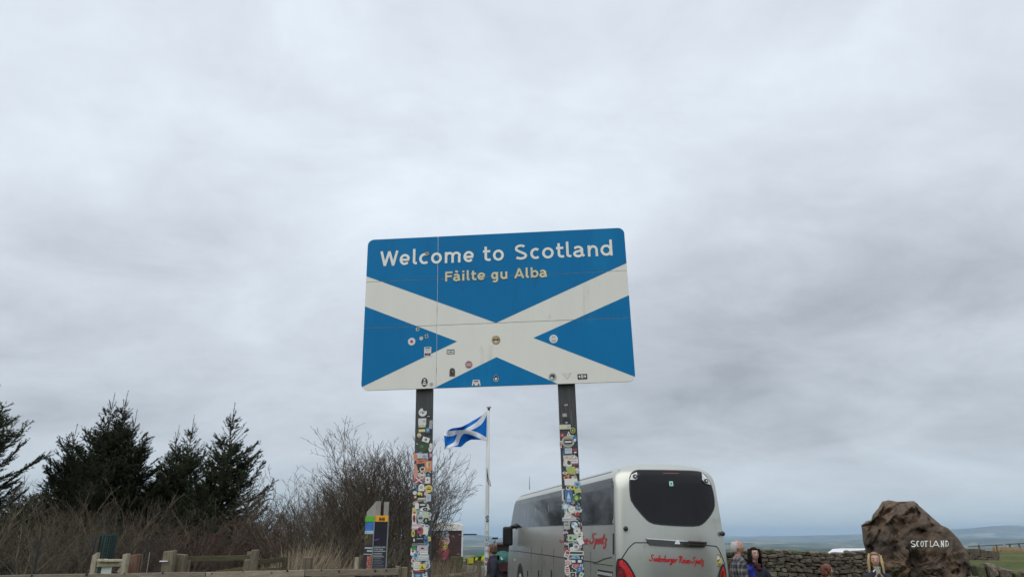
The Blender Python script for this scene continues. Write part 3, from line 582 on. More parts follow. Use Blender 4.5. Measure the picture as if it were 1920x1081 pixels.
# ------------------------------------------------------------------ the coach
CH = 3.61; CLEN = 14.3; TH = R(10)
CZ = -.4
crear = Vector((2.20, 15.9, 0))+Vector((math.cos(TH), math.sin(TH), 0))*1.275
COACH = thing('coach', 'silver grey touring coach seen from behind with red script lettering', 'coach', (crear.x, crear.y, CZ), TH)
CM = Matrix.Translation((crear.x, crear.y, CZ)) @ Matrix.Rotation(TH, 4, 'Z'); CMi = CM.inverted()
ZT = 3.03
def cW(z):
    w = 1.275-.08*max(0, min(1, (z-1.3)/1.75))
    if z < .6: w -= .03*(.6-z)/.3
    if z > ZT: t = min(1, (z-ZT)/(CH-ZT)); w = w*(1-t**3.4)**(1/3.4)
    return max(w, .001)
def cyr(z):
    y = .13*max(0, min(1, (z-1.75)/1.5))**1.3
    if z > ZT: t = min(1, (z-ZT)/(CH-ZT)); y += .7*(1-(1-t**2.8)**(1/2.8))
    return y
def cyf(z): return CLEN+.25*max(0, min(1, (1.7-z)/.8))-(1.35*max(0, (z-1.9)/1.75)**1.7 if z > 1.9 else 0)-(1.6*(1-(1-min(1, (z-ZT)/(CH-ZT))**2.6)**(1/2.6)) if z > ZT else 0)
BR, NRR = .30, 2.5
def rear_y(x, z):
    q = min(.9999, abs(x)/cW(z)); return cyr(z)+BR*(1-(1-q**NRR)**(1/NRR))
def side_x(y, z):
    b = y-cyr(z)
    if b < BR: s = max(0, min(1, (BR-b)/BR)); return cW(z)*(1-s**NRR)**(1/NRR)
    f = cyf(z)-y
    if f < 1.1: s = max(0, min(1, (1.1-f)/1.1)); return cW(z)*(1-s**2.4)**(1/2.4)
    return cW(z)
def to_rear(px, py):
    o = CMi @ Vector((0, 0, EYE)); d = CMi.to_3x3() @ ray(px, py)
    a = (-1-o.y)/d.y; prev = a; t = a
    best = None
    for k in range(300):
        t += .01; p = o+d*t; e = abs(p.x)-cW(p.z)
        if e < 0 and p.y > rear_y(p.x, p.z): return p.x, p.z
        if p.y > 0 and p.y < .4 and (best is None or e < best[0]): best = (e, p.x, p.z)
    return math.copysign(cW(best[2])*.985, best[1]), best[2]
def to_left(px, py):
    o = CMi @ Vector((0, 0, EYE)); d = CMi.to_3x3() @ ray(px, py); t = (-1.6-o.x)/d.x
    for k in range(3000):
        t += .01; p = o+d*t
        if p.x > -side_x(p.y, p.z): return p.y, p.z
    return p.y, p.z
def fr(x, z, off): 
    return Vector((x, rear_y(x, z)-off, z))
def fside(y, z, off): return Vector((-side_x(y, z)-off, y, z))
def fside_r(y, z, off): return Vector((side_x(y, z)+off, y, z))
def chaikin(P, n=2):
    for _ in range(n):
        Q = []
        for i in range(len(P)):
            a, b = P[i], P[(i+1) % len(P)]
            Q += [(a[0]*.75+b[0]*.25, a[1]*.75+b[1]*.25), (a[0]*.25+b[0]*.75, a[1]*.25+b[1]*.75)]
        P = Q
    return P
def patch(name, poly, func, off, mat, parent, res=.1, skirt=.012, smooth=True, obj=True):
    bm = bmesh.new(); vs = [bm.verts.new((a, b, 0)) for a, b in poly]; bm.faces.new(vs)
    for ax in (0, 1):
        lo = min(p[ax] for p in poly); hi = max(p[ax] for p in poly); k = lo+res
        while k < hi-1e-4:
            co_ = [0, 0, 0]; co_[ax] = k; nn = [0, 0, 0]; nn[ax] = 1
            bmesh.ops.bisect_plane(bm, geom=bm.verts[:]+bm.edges[:]+bm.faces[:], dist=1e-6, plane_co=co_, plane_no=nn); k += res
    bmesh.ops.triangulate(bm, faces=bm.faces[:])
    be = [e for e in bm.edges if e.is_boundary]
    if skirt:
        r_ = bmesh.ops.extrude_edge_only(bm, edges=be); low = {v for v in r_['geom'] if isinstance(v, bmesh.types.BMVert)}
    else: low = set()
    for v in bm.verts: v.co = func(v.co.x, v.co.y, off-(skirt if v in low else 0))
    bmesh.ops.recalc_face_normals(bm, faces=bm.faces[:])
    me = bpy.data.meshes.new(name); bm.to_mesh(me); bm.free(); me.materials.append(mat)
    if smooth and not skirt: me.polygons.foreach_set('use_smooth', [True]*len(me.polygons))
    return link(name, me, parent)
def strip_poly(pts, w):
    Lp, Rp = ribbon(pts, w/2); return [(p.x, p.y) for p in Lp]+[(p.x, p.y) for p in reversed(Rp)]

m_paint = pm('coach_paint', s2l(188, 189, 180), .30, .02, 2, metal=.66, coat=.2, alt=[(s2l(174, 174, 163), 1.1, .60)])
m_glass = pm('coach_glass', (.007, .007, .009), .05, .1, 1, spec=.32)
m_trim = pm('black_trim', (.012, .012, .013), .35, .1, 10)
m_chrome = pm('chrome', (.65, .65, .66), .12, .05, 4, metal=1)
m_red = pm('tail_light_red', (.62, .006, .012), .12, .2, 3, coat=1, spec=.8)
m_redd = pm('tail_light_dark', (.22, .003, .008), .1, .2, 3, coat=1)
m_script = pm('script_red', s2l(186, 34, 42), .4, .08, 20)
m_tyre = pm('tyre', (.018, .018, .018), .85, .2, 20, .2)
m_lampw = pm('white_plastic', (.75, .76, .76), .3, .03, 8)
m_slat = pm('grille_grey', (.38, .38, .37), .45, .1, 10)

# body: stacked plan curves
zs = [.32, .4, .6, .9, 1.2, 1.5, 1.8, 2.1, 2.4, 2.7, 2.9, 3.03]+[ZT+(CH-ZT)*math.sin(R(a)) for a in (12, 22, 32, 42, 52, 60, 68, 75, 81, 86, 89)]
def sgnp(v, p): return math.copysign(abs(v)**p, v)
def ring(z):
    w = cW(z); a = cyr(z); b = cyf(z); P = []
    for k in range(24): t = R(-90+180*k/24*.5); 
    nq = 18
    for k in range(nq+1):   # rear centre to right side
        t = R(90*k/nq); P.append((w*math.sin(t)**(2/NRR), a+BR*(1-math.cos(t)**(2/NRR))))
    for k in range(1, 13): P.append((w, a+BR+(b-1.1-a-BR)*k/13))
    for k in range(nq+1): t = R(90*k/nq); P.append((w*math.cos(t)**(2/2.4), b-1.1+1.1*math.sin(t)**(2/2.4)))
    return P+[(-x, y) for x, y in reversed(P[1:-1])]
RG = [ring(z) for z in zs]; n = len(RG[0]); V = []; Fc = []
for z, r_ in zip(zs, RG): V += [(x, y, z) for x, y in r_]
for i in range(len(zs)-1): Fc += [(i*n+k, i*n+(k+1) % n, (i+1)*n+(k+1) % n, (i+1)*n+k) for k in range(n)]
Fc += [tuple(range(n-1, -1, -1)), tuple((len(zs)-1)*n+k for k in range(n))]
link('body', mesh('body', V, Fc, [m_paint], None, True), COACH)
rpx = lambda pts: [to_rear(*p) for p in pts]
lpx = lambda pts: [to_left(*p) for p in pts]
# rear window, with its black surround
o_ = [(1180, 897), (1184, 886), (1192, 878.5), (1206, 876), (1256, 876.5), (1302, 880), (1316, 885), (1327, 896), (1335, 915), (1339, 935), (1339, 951), (1331, 966), (1318, 980), (1308, 985), (1275, 984.5), (1241, 982.5), (1221, 979.5), (1209, 970), (1184.5, 941), (1181, 925)]
P = rpx(o_); P = chaikin([(a, min(b, 3.44)) for a, b in P], 1)
patch('rear_window', P, fr, .006, m_glass, COACH, .05)
patch('window_seal', strip_poly(P+[P[0]], .028), fr, .010, m_trim, COACH, .05)
patch('brake_light', rpx([(1242, 885.6), (1272, 886.0), (1272, 887.4), (1242, 887.0)]), fr, .012, m_redd, COACH, .3)
for poly, lens in (([(1183, 889), (1193, 884.5), (1194, 896.5), (1190, 899), (1180.5, 898.5)], (1189, 892.5)), ([(1315, 886), (1326, 896.5), (1331, 908), (1322, 906), (1316, 899)], (1322, 901))):
    c = patch('camera_housing', [(a, min(b, 3.41)) for a, b in rpx(poly)], fr, .034, m_lampw, COACH, .03, skirt=.03)
    x, z = to_rear(*lens); lo = fr(x, z, .035); G().tube([lo+Vector((0, .02, 0)), lo+Vector((0, -.035, 0))], .046, 14).obj('lens', [m_dk], c, smooth=False); G().tube([lo+Vector((0, -.03, 0)), lo+Vector((0, -.045, 0))], .020, 12).obj('lens_ring', [m_lampw], c)
x, z = to_rear(1258, 906); o = patch('exit_sticker', [(x-.045, z-.05), (x+.04, z-.05), (x+.045, z+.05), (x-.04, z+.05)], fr, .010, pm('mint', (.45, .75, .62), .5), COACH, .3)
patch('pictogram', [(x-.02, z-.03), (x+.02, z-.03), (x+.02, z+.03), (x-.02, z+.03)], fr, .012, pm('green_print', (.03, .30, .15), .5), o, .3, skirt=0)
# lid seams
for pts in ([(1166, 1045.5), (1172, 1036), (1178, 1027), (1184, 1021), (1190, 1016.4), (1202, 1016.4), (1216, 1016.5)], [(1322, 1021), (1334, 1022.3), (1343, 1023.4), (1347, 1028), (1351, 1036), (1356, 1049), (1360, 1058)]):
    patch('seam', strip_poly(rpx(pts), .020), fr, .003, m_trim, COACH, .2, skirt=.004)
# handle bar with chrome edge and badge
hb = patch('handle_bar', rpx([(1211, 1008.5), (1240, 1010), (1262, 1012), (1290, 1013.4), (1324, 1015.5), (1322.5, 1022), (1319, 1025.3), (1290, 1024.7), (1262, 1023.8), (1240, 1022.6), (1218, 1021), (1214, 1017)]), fr, .035, pm('dark_chrome', (.10, .095, .085), .18, .1, 4, metal=.9), COACH, .2, skirt=.05)
patch('chrome_edge', strip_poly(rpx([(1211, 1008.6), (1240, 1010.4), (1262, 1012.2), (1290, 1013.7), (1324, 1015.8)]), .022), fr, .046, m_chrome, hb, .3, skirt=.02)
patch('chrome_edge', strip_poly(rpx([(1288, 1019), (1321, 1020.8)]), .012), fr, .040, m_chrome, hb, .3, skirt=.02)
patch('badge', rpx([(1263.5, 1018.8), (1273.5, 1019.2), (1271.5, 1012.6), (1268.6, 1010.8), (1265.6, 1012.4)]), fr, .052, pm('badge_white', (.8, .82, .84), .2, .05), hb, .3, skirt=.03)
# marker knobs
for q in ((1174, 990), (1351, 999.5)):
    x, z = to_rear(*q); p = fr(x, z, 0); nx_ = Vector((math.copysign(.5, x), -.85, 0)).normalized(); g = G(); g.sphere(p+nx_*.05, .052); g.tube([p-nx_*.05, p+nx_*.03], .035); g.obj('marker_knob', [m_dk], COACH, smooth=True)
# lettering, drawn with the built-in font and laid on the surface
def text_on(body, fx, size, shear, off, mat, parent, name, sx_=1.0, bold=.02):
    c = bpy.data.curves.new('tmp', 'FONT'); c.body = body; c.size = size; c.shear = shear; c.offset = bold*size; c.resolution_u = 3
    t = bpy.data.objects.new('tmp', c); COL.objects.link(t); bpy.context.view_layer.update()
    me = bpy.data.meshes.new_from_object(t); bpy.data.objects.remove(t); bpy.data.curves.remove(c)
    me.materials.clear(); me.materials.append(mat)
    xs_ = [v.co.x for v in me.vertices]; w = max(xs_)
    for v in me.vertices: v.co = fx(v.co.x*sx_/w if w else 0, v.co.y, off)
    me.name = name; return link(name, me, parent)
# brush script as strokes: each glyph leans and joins the next
def SCR(ch):
    D = {'S': (.62, [[(.55, .86), (.40, .98), (.2, .9), (.22, .68), (.42, .5), (.4, .2), (.15, .04), (-.05, .16), (.02, .3)]]),
     'R': (.66, [[(.26, .98), (.16, .0)], [(.0, .78), (.12, .96), (.42, 1.0), (.56, .8), (.42, .56), (.22, .5)], [(.3, .5), (.46, .12), (.62, .02), (.7, .1)]]),
     'u': (.40, [[(.08, .5), (.03, .14), (.12, .02), (.28, .3), (.36, .52)], [(.36, .52), (.31, .14), (.42, .04)]]),
     'd': (.42, [[(.34, .46), (.16, .5), (.02, .2), (.14, .02), (.32, .3)], [(.48, 1.0), (.34, .3), (.34, .08), (.45, .04)]]),
     'e': (.34, [[(.04, .24), (.26, .34), (.24, .5), (.08, .44), (.03, .12), (.18, .0), (.36, .1)]]),
     'n': (.42, [[(.08, .5), (.04, .0)], [(.06, .24), (.24, .5), (.34, .44), (.28, .1), (.42, .04)]]),
     'b': (.40, [[(.18, 1.0), (.06, .3), (.08, .04), (.24, .04), (.34, .3), (.24, .5), (.1, .34)]]),
     'r': (.30, [[(.08, .5), (.03, .0)], [(.05, .24), (.2, .5), (.34, .46)]]),
     'g': (.40, [[(.34, .46), (.16, .5), (.02, .22), (.14, .04), (.32, .32)], [(.38, .5), (.28, -.22), (.1, -.4), (-.04, -.26), (.2, -.06), (.42, .1)]]),
     'i': (.2, [[(.08, .5), (.03, .12), (.1, .02), (.22, .08)], [(.12, .68), (.14, .76)]]),
     's': (.30, [[(.02, .1), (.2, .52), (.26, .14), (.12, .0), (.0, .06)]]), '-': (.3, [[(.02, .28), (.28, .3)]]),
     'p': (.40, [[(.12, .52), (.0, -.4)], [(.08, .3), (.26, .5), (.34, .3), (.2, .04), (.06, .1)]]),
     'a': (.42, [[(.32, .46), (.14, .5), (.02, .2), (.12, .02), (.3, .3)], [(.36, .5), (.3, .12), (.42, .04)]]),
     't': (.28, [[(.2, .86), (.08, .14), (.16, .02), (.3, .08)], [(0, .56), (.3, .58)]]),
     'z': (.38, [[(.04, .48), (.3, .46), (.1, .16), (.28, .06), (.22, -.3), (.04, -.36), (.1, -.14)]]), ' ': (.22, [])}
    return D[ch]
def script(body, func, x0, x1, base0, base1, cap, mat, parent, off, hw=.05, flip=1):
    x = sum(SCR(ch)[0] for ch in body); xx = 0; k = 0
    for ch in body:
        w, st = SCR(ch); g = G()
        for s in st:
            P = [(a+xx+b*.22, b) for a, b in s]; k += 1
            for _ in range(2):
                P = [P[0]]+[q for i in range(len(P)-1) for q in ((P[i][0]*.75+P[i+1][0]*.25, P[i][1]*.75+P[i+1][1]*.25), (P[i][0]*.25+P[i+1][0]*.75, P[i][1]*.25+P[i+1][1]*.75))]+[P[-1]]
            Lp, Rp = ribbon(P, hw); n = len(P)
            mp = lambda p: func(x0+(x1-x0)*p.x/x, base0+(base1-base0)*p.x/x+p.y*cap, off+.0004*(k % 7))
            g.add([mp(p) for p in Lp]+[mp(p) for p in Rp], [(i, i+1, n+i+1, n+i) for i in range(n-1)])
        if st: g.obj('letter', [mat], parent)
        xx += w
a = to_rear(1217.5, 1051); b = to_rear(1320, 1056.5); script('Sudenburger Reise-Spatz', fr, a[0], b[0], a[1], b[1], .135, m_script, COACH, .006, .075)
a = to_left(1078, 1022); b = to_left(1138, 1022)
script('Reise-Spatz', fside, a[0], b[0], a[1]+.03, b[1]+.03, .25, m_script, COACH, .008, .06)
a = to_left(1050, 1017); b = to_left(1062, 1017); script('S', fside, a[0], b[0], a[1], b[1], .3, m_script, COACH, .008, .06)
# blind spot sticker
P = rpx([(1343.6, 1038.4), (1352.2, 1039.8), (1352.4, 1060.8), (1343.8, 1060.2)])
st_ = patch('warning_sticker', P, fr, .005, SM['yellow'], COACH, .1)
patch('red_band', rpx([(1343.6, 1038.2), (1352.2, 1039.6), (1352.2, 1041), (1343.6, 1039.7)]), fr, .008, SM['red'], st_, .1, skirt=0)
patch('white_field', rpx([(1344.3, 1041.2), (1351.5, 1042.4), (1351.5, 1046), (1344.3, 1049.8)]), fr, .008, SM['white'], st_, .1, skirt=0)
patch('dark_shape', rpx([(1348.2, 1041.8), (1351.5, 1042.3), (1351.5, 1044.8), (1349.4, 1044.2)]), fr, .010, SM['black'], st_, .1, skirt=0)
patch('dark_shape', rpx([(1344.3, 1049.6), (1350.2, 1046.4), (1346.8, 1051.2), (1344.3, 1052.6)]), fr, .010, SM['black'], st_, .1, skirt=0)
a = to_rear(1344.6, 1057.0); b = to_rear(1351.6, 1057.4)
for k, w_ in enumerate(('ANGLES', 'MORTS')):
    text_on(w_, lambda x, y, o: fr(a[0]+(b[0]-a[0])*x, a[1]-.006-.045*k+y, o), .045, 0, .009, SM['black'], st_, 'lettering')
# tail lights
for poly, dk in (([(1158, 1048.5), (1163, 1046.8), (1168, 1048.2), (1174, 1053.5), (1180, 1062.5), (1186, 1073), (1191, 1084), (1192, 1100), (1184, 1112), (1164, 1108), (1157.5, 1090), (1156.4, 1068)],
                  [(1156.8, 1060), (1164, 1061), (1170, 1068), (1175, 1082), (1176, 1096), (1168, 1100), (1158.5, 1090), (1156.6, 1074)]),
                 ([(1355, 1056), (1358.5, 1062), (1360.5, 1076), (1360.5, 1092), (1356, 1105), (1348, 1108), (1344.5, 1096), (1346.5, 1082), (1350.5, 1067)],
                  [(1352, 1070), (1355.5, 1068), (1356.5, 1080), (1354, 1096), (1350, 1098), (1348.5, 1084)])):
    P = chaikin(rpx(poly), 1); tl = patch('tail_light', P, fr, .022, m_red, COACH, .08, skirt=.03)
    patch('inner_lens', chaikin(rpx(dk), 1), fr, .028, m_redd, tl, .1, skirt=.01)
    patch('light_surround', strip_poly(P+[P[0]], .035), fr, .024, m_trim, COACH, .2, skirt=.03)
patch('bumper_seam', strip_poly([(-1.1, .62), (0, .60), (1.1, .62)], .02), fr, .004, m_trim, COACH, .2, skirt=.005)
patch('number_plate', [(-.26, 1.02), (.26, 1.02), (.26, 1.13), (-.26, 1.13)], fr, .012, m_lampw, COACH, .3)
# side glazing, pane by pane
def zl(py, y0): return py
zb = to_left(1140, 980)[1]; zt = to_left(1140, 897)[1]
P = [(.36, zt-.12), (.46, zt), (3.9, zt), (3.9, zb), (.46, zb), (.36, zb+.12)]
patch('side_window', P, fside, .006, m_glass, COACH, .15)
patch('window_seal', strip_poly([(3.9, zb-.015), (.36, zb-.015)], .03), fside, .010, m_trim, COACH, .3)
ys_ = [3.93, 5.75, 7.6, 9.5, 11.4]
for a, b in zip(ys_[:-1], ys_[1:]):
    patch('side_window', [(a+.006, zb), (b-.006, zb), (b-.006, zt), (a+.006, zt)], fside, .006, m_glass, COACH, .2)
    wl = (a+b)/2; patch('curtain_clip', [(wl-.02, zt-.55), (wl+.02, zt-.55), (wl+.02, zt-.35), (wl-.02, zt-.35)], fside, .012, m_chrome, COACH, .3, skirt=.006)
fw = [(11.406, zb), (13.6, zb), (13.68, 2.35), (13.45, 2.65), (13.0, 2.9), (12.4, zt), (11.406, zt)]
patch('side_window', fw, fside, .006, m_glass, COACH, .12)
for f_, sg in ((fside_r, 1),):
    patch('side_window', [(.9, zb), (13.3, zb), (13.3, 2.5), (12.4, zt), (.9, zt)], fside_r, .006, m_glass, COACH, .3)
patch('windscreen', [(-1.02, 1.75), (1.02, 1.75), (.95, 3.0), (-.95, 3.0)], lambda x, z, off: Vector((x, cyf(z)-1.1*(1-(1-min(.99, abs(x)/cW(z))**2.4)**(1/2.4))+off, z)), .006, m_glass, COACH, .15)
# roof rail line, waist seam, slots, grilles
patch('roof_gutter', strip_poly([(.42, zt+.16), (12.2, zt+.16)], .022), fside, .006, m_trim, COACH, .5, skirt=.006)
patch('side_slot', [(.30, 1.70), (.40, 1.70), (.40, 2.12), (.30, 2.12)], fside, .006, m_trim, COACH, .1)
patch('waist_seam', strip_poly(lpx([(955, 1031), (980, 1033.5), (1020, 1039), (1060, 1045), (1100, 1051), (1119, 1053.5), (1133, 1047), (1147, 1043.6)]), .022), fside, .005, m_trim, COACH, .3, skirt=.006)
patch('lower_seam', strip_poly(lpx([(1112, 1055), (1130, 1057), (1149, 1059.5)]), .014), fside, .005, m_trim, COACH, .3, skirt=.006)
yg0, zg = to_left(1121, 1068); yg1, _ = to_left(1149, 1074); 
gr = patch('grille', [(yg1, zg+.02), (yg0, zg+.02), (yg0, zg-.55), (yg1, zg-.55)], fside, .003, m_trim, COACH, .3)
for k in range(5): patch('slat', [(yg1+.02, zg-.02-.11*k), (yg0-.02, zg-.02-.11*k), (yg0-.02, zg-.075-.11*k), (yg1+.02, zg-.075-.11*k)], fside, .02, m_slat, gr, .3, skirt=.02)
for yy in (2.1, 4.3, 5.9, 7.5, 9.1): patch('panel_seam', strip_poly([(yy, .45), (yy, zb-.62)], .012), fside, .004, m_trim, COACH, .5, skirt=.005)
for px in (989.5, 1010, 1034): yy, z_ = to_left(px, 1074); patch('flap_catch', [(yy-.05, z_-.09), (yy+.05, z_-.09), (yy+.05, z_+.09), (yy-.05, z_+.09)], fside, .012, m_trim, COACH, .3)
patch('step_light', [(12.0, 1.2), (12.1, 1.2), (12.1, 1.27), (12.0, 1.27)], fside, .012, m_lampw, COACH, .3)
for yw in (11.0, 3.6, 2.25):
    for sg in (-1, 1):
        f_ = fside if sg < 0 else fside_r
        patch('wheel_arch', [(yw+.66*math.cos(R(t)), .40+.76*max(0, math.sin(R(t)))) for t in range(0, 181, 12)]+[(yw-.66, .34), (yw+.66, .34)], f_, .007, m_trim, COACH, .3)
        w_ = G(); w_.tube([(sg*1.02, yw, .53), (sg*1.285, yw, .53)], .52, 26); w_ = w_.obj('wheel', [m_tyre], COACH)
        q = G(); q.tube([(sg*1.27, yw, .53), (sg*1.295, yw, .53)], [.31, .29], 20); q.tube([(sg*1.28, yw, .53), (sg*1.36, yw, .53)], [.14, .11], 14)
        for k in range(10): q.sphere((sg*1.30, yw+.22*math.cos(k*.628), .53+.22*math.sin(k*.628)), .022, nu=6, nv=4)
        q.obj('rim', [pm('rim', (.55, .55, .54), .35, .1, 10, metal=.6)], w_)
# front mirror housing hanging from the roof corner
mp_ = CMi @ at(952, 1004, 27.8)
g = G(); g.box(mp_, (.36, .22, .66)); mo = bevel(g.obj('mirror', [m_trim], COACH), .07, 3)
g = G(); g.tube([mp_+Vector((.1, 0, .3)), mp_+Vector((.3, -.1, .36)), mp_+Vector((.42, -.2, .2)), (-side_x(13.4, 2.3)+.05, 13.4, 2.2)], [.06, .10, .12, .08], 10); g.obj('mirror_arm', [m_trim], mo, smooth=True)
ap = CMi @ at(993, 925, 26); G().tube([(ap.x, ap.y, CH-.03), (ap.x, ap.y, CH+.42)], [.012, .005], 5).obj('antenna', [m_dk], COACH)

# ------------------------------------------------------------------ woody plants
def seg_mesh(name, S, mats, n=3):
    """S: list of (p0, p1, r0, r1, material) -> tapered prisms in one mesh"""
    P0 = np.array([s[0] for s in S], float); P1 = np.array([s[1] for s in S], float); R0 = np.array([s[2] for s in S])[:, None]; R1 = np.array([s[3] for s in S])[:, None]
    D = P1-P0; D /= np.linalg.norm(D, axis=1)[:, None]+1e-9
    ref = np.where(np.abs(D[:, 2:3]) > .9, np.array([[1., 0, 0]]), np.array([[0, 0, 1.]])); A_ = np.cross(D, ref); A_ /= np.linalg.norm(A_, axis=1)[:, None]+1e-9; B_ = np.cross(D, A_)
    V = np.empty((len(S), 2*n, 3))
    for k in range(n):
        c, s_ = math.cos(2*math.pi*k/n), math.sin(2*math.pi*k/n); V[:, k] = P0+(A_*c+B_*s_)*R0; V[:, n+k] = P1+(A_*c+B_*s_)*R1
    base = (np.arange(len(S))*2*n)[:, None, None]; q = np.array([[k, (k+1) % n, n+(k+1) % n, n+k] for k in range(n)])[None]
    Fa = (base+q).reshape(-1, 4); mi = np.repeat(np.array([s[4] for s in S]), n)
    return fastmesh(name, V.reshape(-1, 3), Fa, mats, mi)
def rot_about(d, ang, rnd):
    a = d.cross(Vector((rnd.uniform(-1, 1), rnd.uniform(-1, 1), rnd.uniform(-1, 1)))).normalized(); return (Matrix.Rotation(ang, 3, a) @ d).normalized()
def bare_tree(seed, H, stems, spread, lean, levels=4, r0=.05, dens=1.0, up=.25, twig=.0042, cap_=9000):
    """grown level by level, so that every limb reaches its twigs before the finest ones are thinned out"""
    rnd = random.Random(seed); LIMB = []; TWIG = []; tasks = []
    tgt = Vector((lean[0], lean[1], 1)).normalized()
    for s in range(stems):
        a = 2*math.pi*s/stems+rnd.uniform(-.5, .5); tl = rnd.uniform(.2, 1)*spread
        d = Vector((math.cos(a)*tl+lean[0]*.5, math.sin(a)*tl+lean[1]*.5, 1)).normalized()
        tasks.append((Vector((0, 0, -.05)), d, H*rnd.uniform(.72, 1.02)/max(.7, d.z), r0*rnd.uniform(.7, 1.1)))
    for lv in range(levels+1):
        nxt = []; rnd.shuffle(tasks)
        for p, d, length, r in tasks:
            if len(TWIG) > cap_: break
            nseg = max(3, int(length/(.22 if lv < 2 else .15))); sl_ = length/nseg
            for k in range(nseg):
                d = (d+Vector((rnd.gauss(0, .11), rnd.gauss(0, .11), rnd.gauss(0, .08)))+tgt*(up*.35)).normalized()
                q = p+d*sl_; ra = r*(1-.78*k/nseg); rb = r*(1-.78*(k+1)/nseg)
                (LIMB if ra > .012 else TWIG).append((tuple(p), tuple(q), max(ra, twig), max(rb, twig*.7), 0 if ra > .012 or lv <= 1 else 1)); p = q
                if lv < levels and k > (0 if lv else nseg*.12):
                    for _ in range(int((1.0, 1.25, 1.2, 1.0)[min(lv, 3)]*dens+rnd.random())):
                        t = (k+1)/nseg; nl = length*((.24+.30*(1-t)) if lv == 0 else (.30+.36*(1-t)))*rnd.uniform(.6, 1.25)
                        nxt.append((q.copy(), rot_about(d, rnd.uniform(.30, .80), rnd), max(.13, nl), max(twig, rb*rnd.uniform(.45, .65))))
        tasks = nxt
    return LIMB, TWIG
BARK = pm('bark_brown', (.13, .10, .075), .9, .35, 5, .3, alt=[((.14, .13, .10), 3, .6)])
BARKG = pm('bark_grey', (.165, .135, .095), .9, .3, 5, .3, alt=[((.08, .10, .05), 3, .6)])
TW = pm('twig_brown', (.075, .056, .037), .85, .35, 2)
TWR = pm('twig_reddish', (.080, .044, .034), .85, .3, 2)
TWT = pm('twig_tan', (.105, .080, .050), .85, .3, 2)
def make_plant(seed, H, stems, spread, lean, bark, tw, **k):
    Lm, Tg = bare_tree(seed, H, stems, spread, lean, **k)
    return (seg_mesh('trunk', Lm, [bark, tw], 5), seg_mesh('crown', Tg, [bark, tw], 3))
def plant(pair, x, y, rz, s, name, label, cat, group, sz=None, z=None):
    t = thing(name, label, cat, (x, y, gz(x, y)-.03 if z is None else z), rz, group); t.scale = (s, s, sz or s)
    link('trunk', pair[0], t); link('crown', pair[1], t); return t
T_A = make_plant(11, 4.6, 7, .42, (.10, 0), BARKG, TW, r0=.05, dens=1.0, up=.3, cap_=11500, twig=.0050)
T_B = make_plant(23, 4.2, 6, .50, (.22, 0), BARKG, TW, r0=.045, dens=1.0, up=.22, cap_=10000, twig=.0050)
BARKD = pm('bark_dark', (.055, .045, .036), .9, .3, 5, .3); TWD = pm('twig_dark', (.060, .046, .036), .85, .3, 2)
T_C = make_plant(37, 3.9, 5, .38, (.42, 0), BARKD, TWD, r0=.055, dens=.85, up=.12, cap_=5200, twig=.0062)
S_A = make_plant(41, 2.7, 12, .8, (.12, 0), BARKG, TW, r0=.036, dens=1.05, up=.18, levels=3, cap_=3900)
S_B = make_plant(43, 2.6, 12, .9, (.12, 0), BARKG, TWT, r0=.038, dens=1.0, up=.18, levels=3, cap_=3900)
S_R = make_plant(47, 2.3, 14, .9, (.05, 0), BARK, TWR, r0=.02, dens=1.15, up=.15, levels=3, cap_=5200)

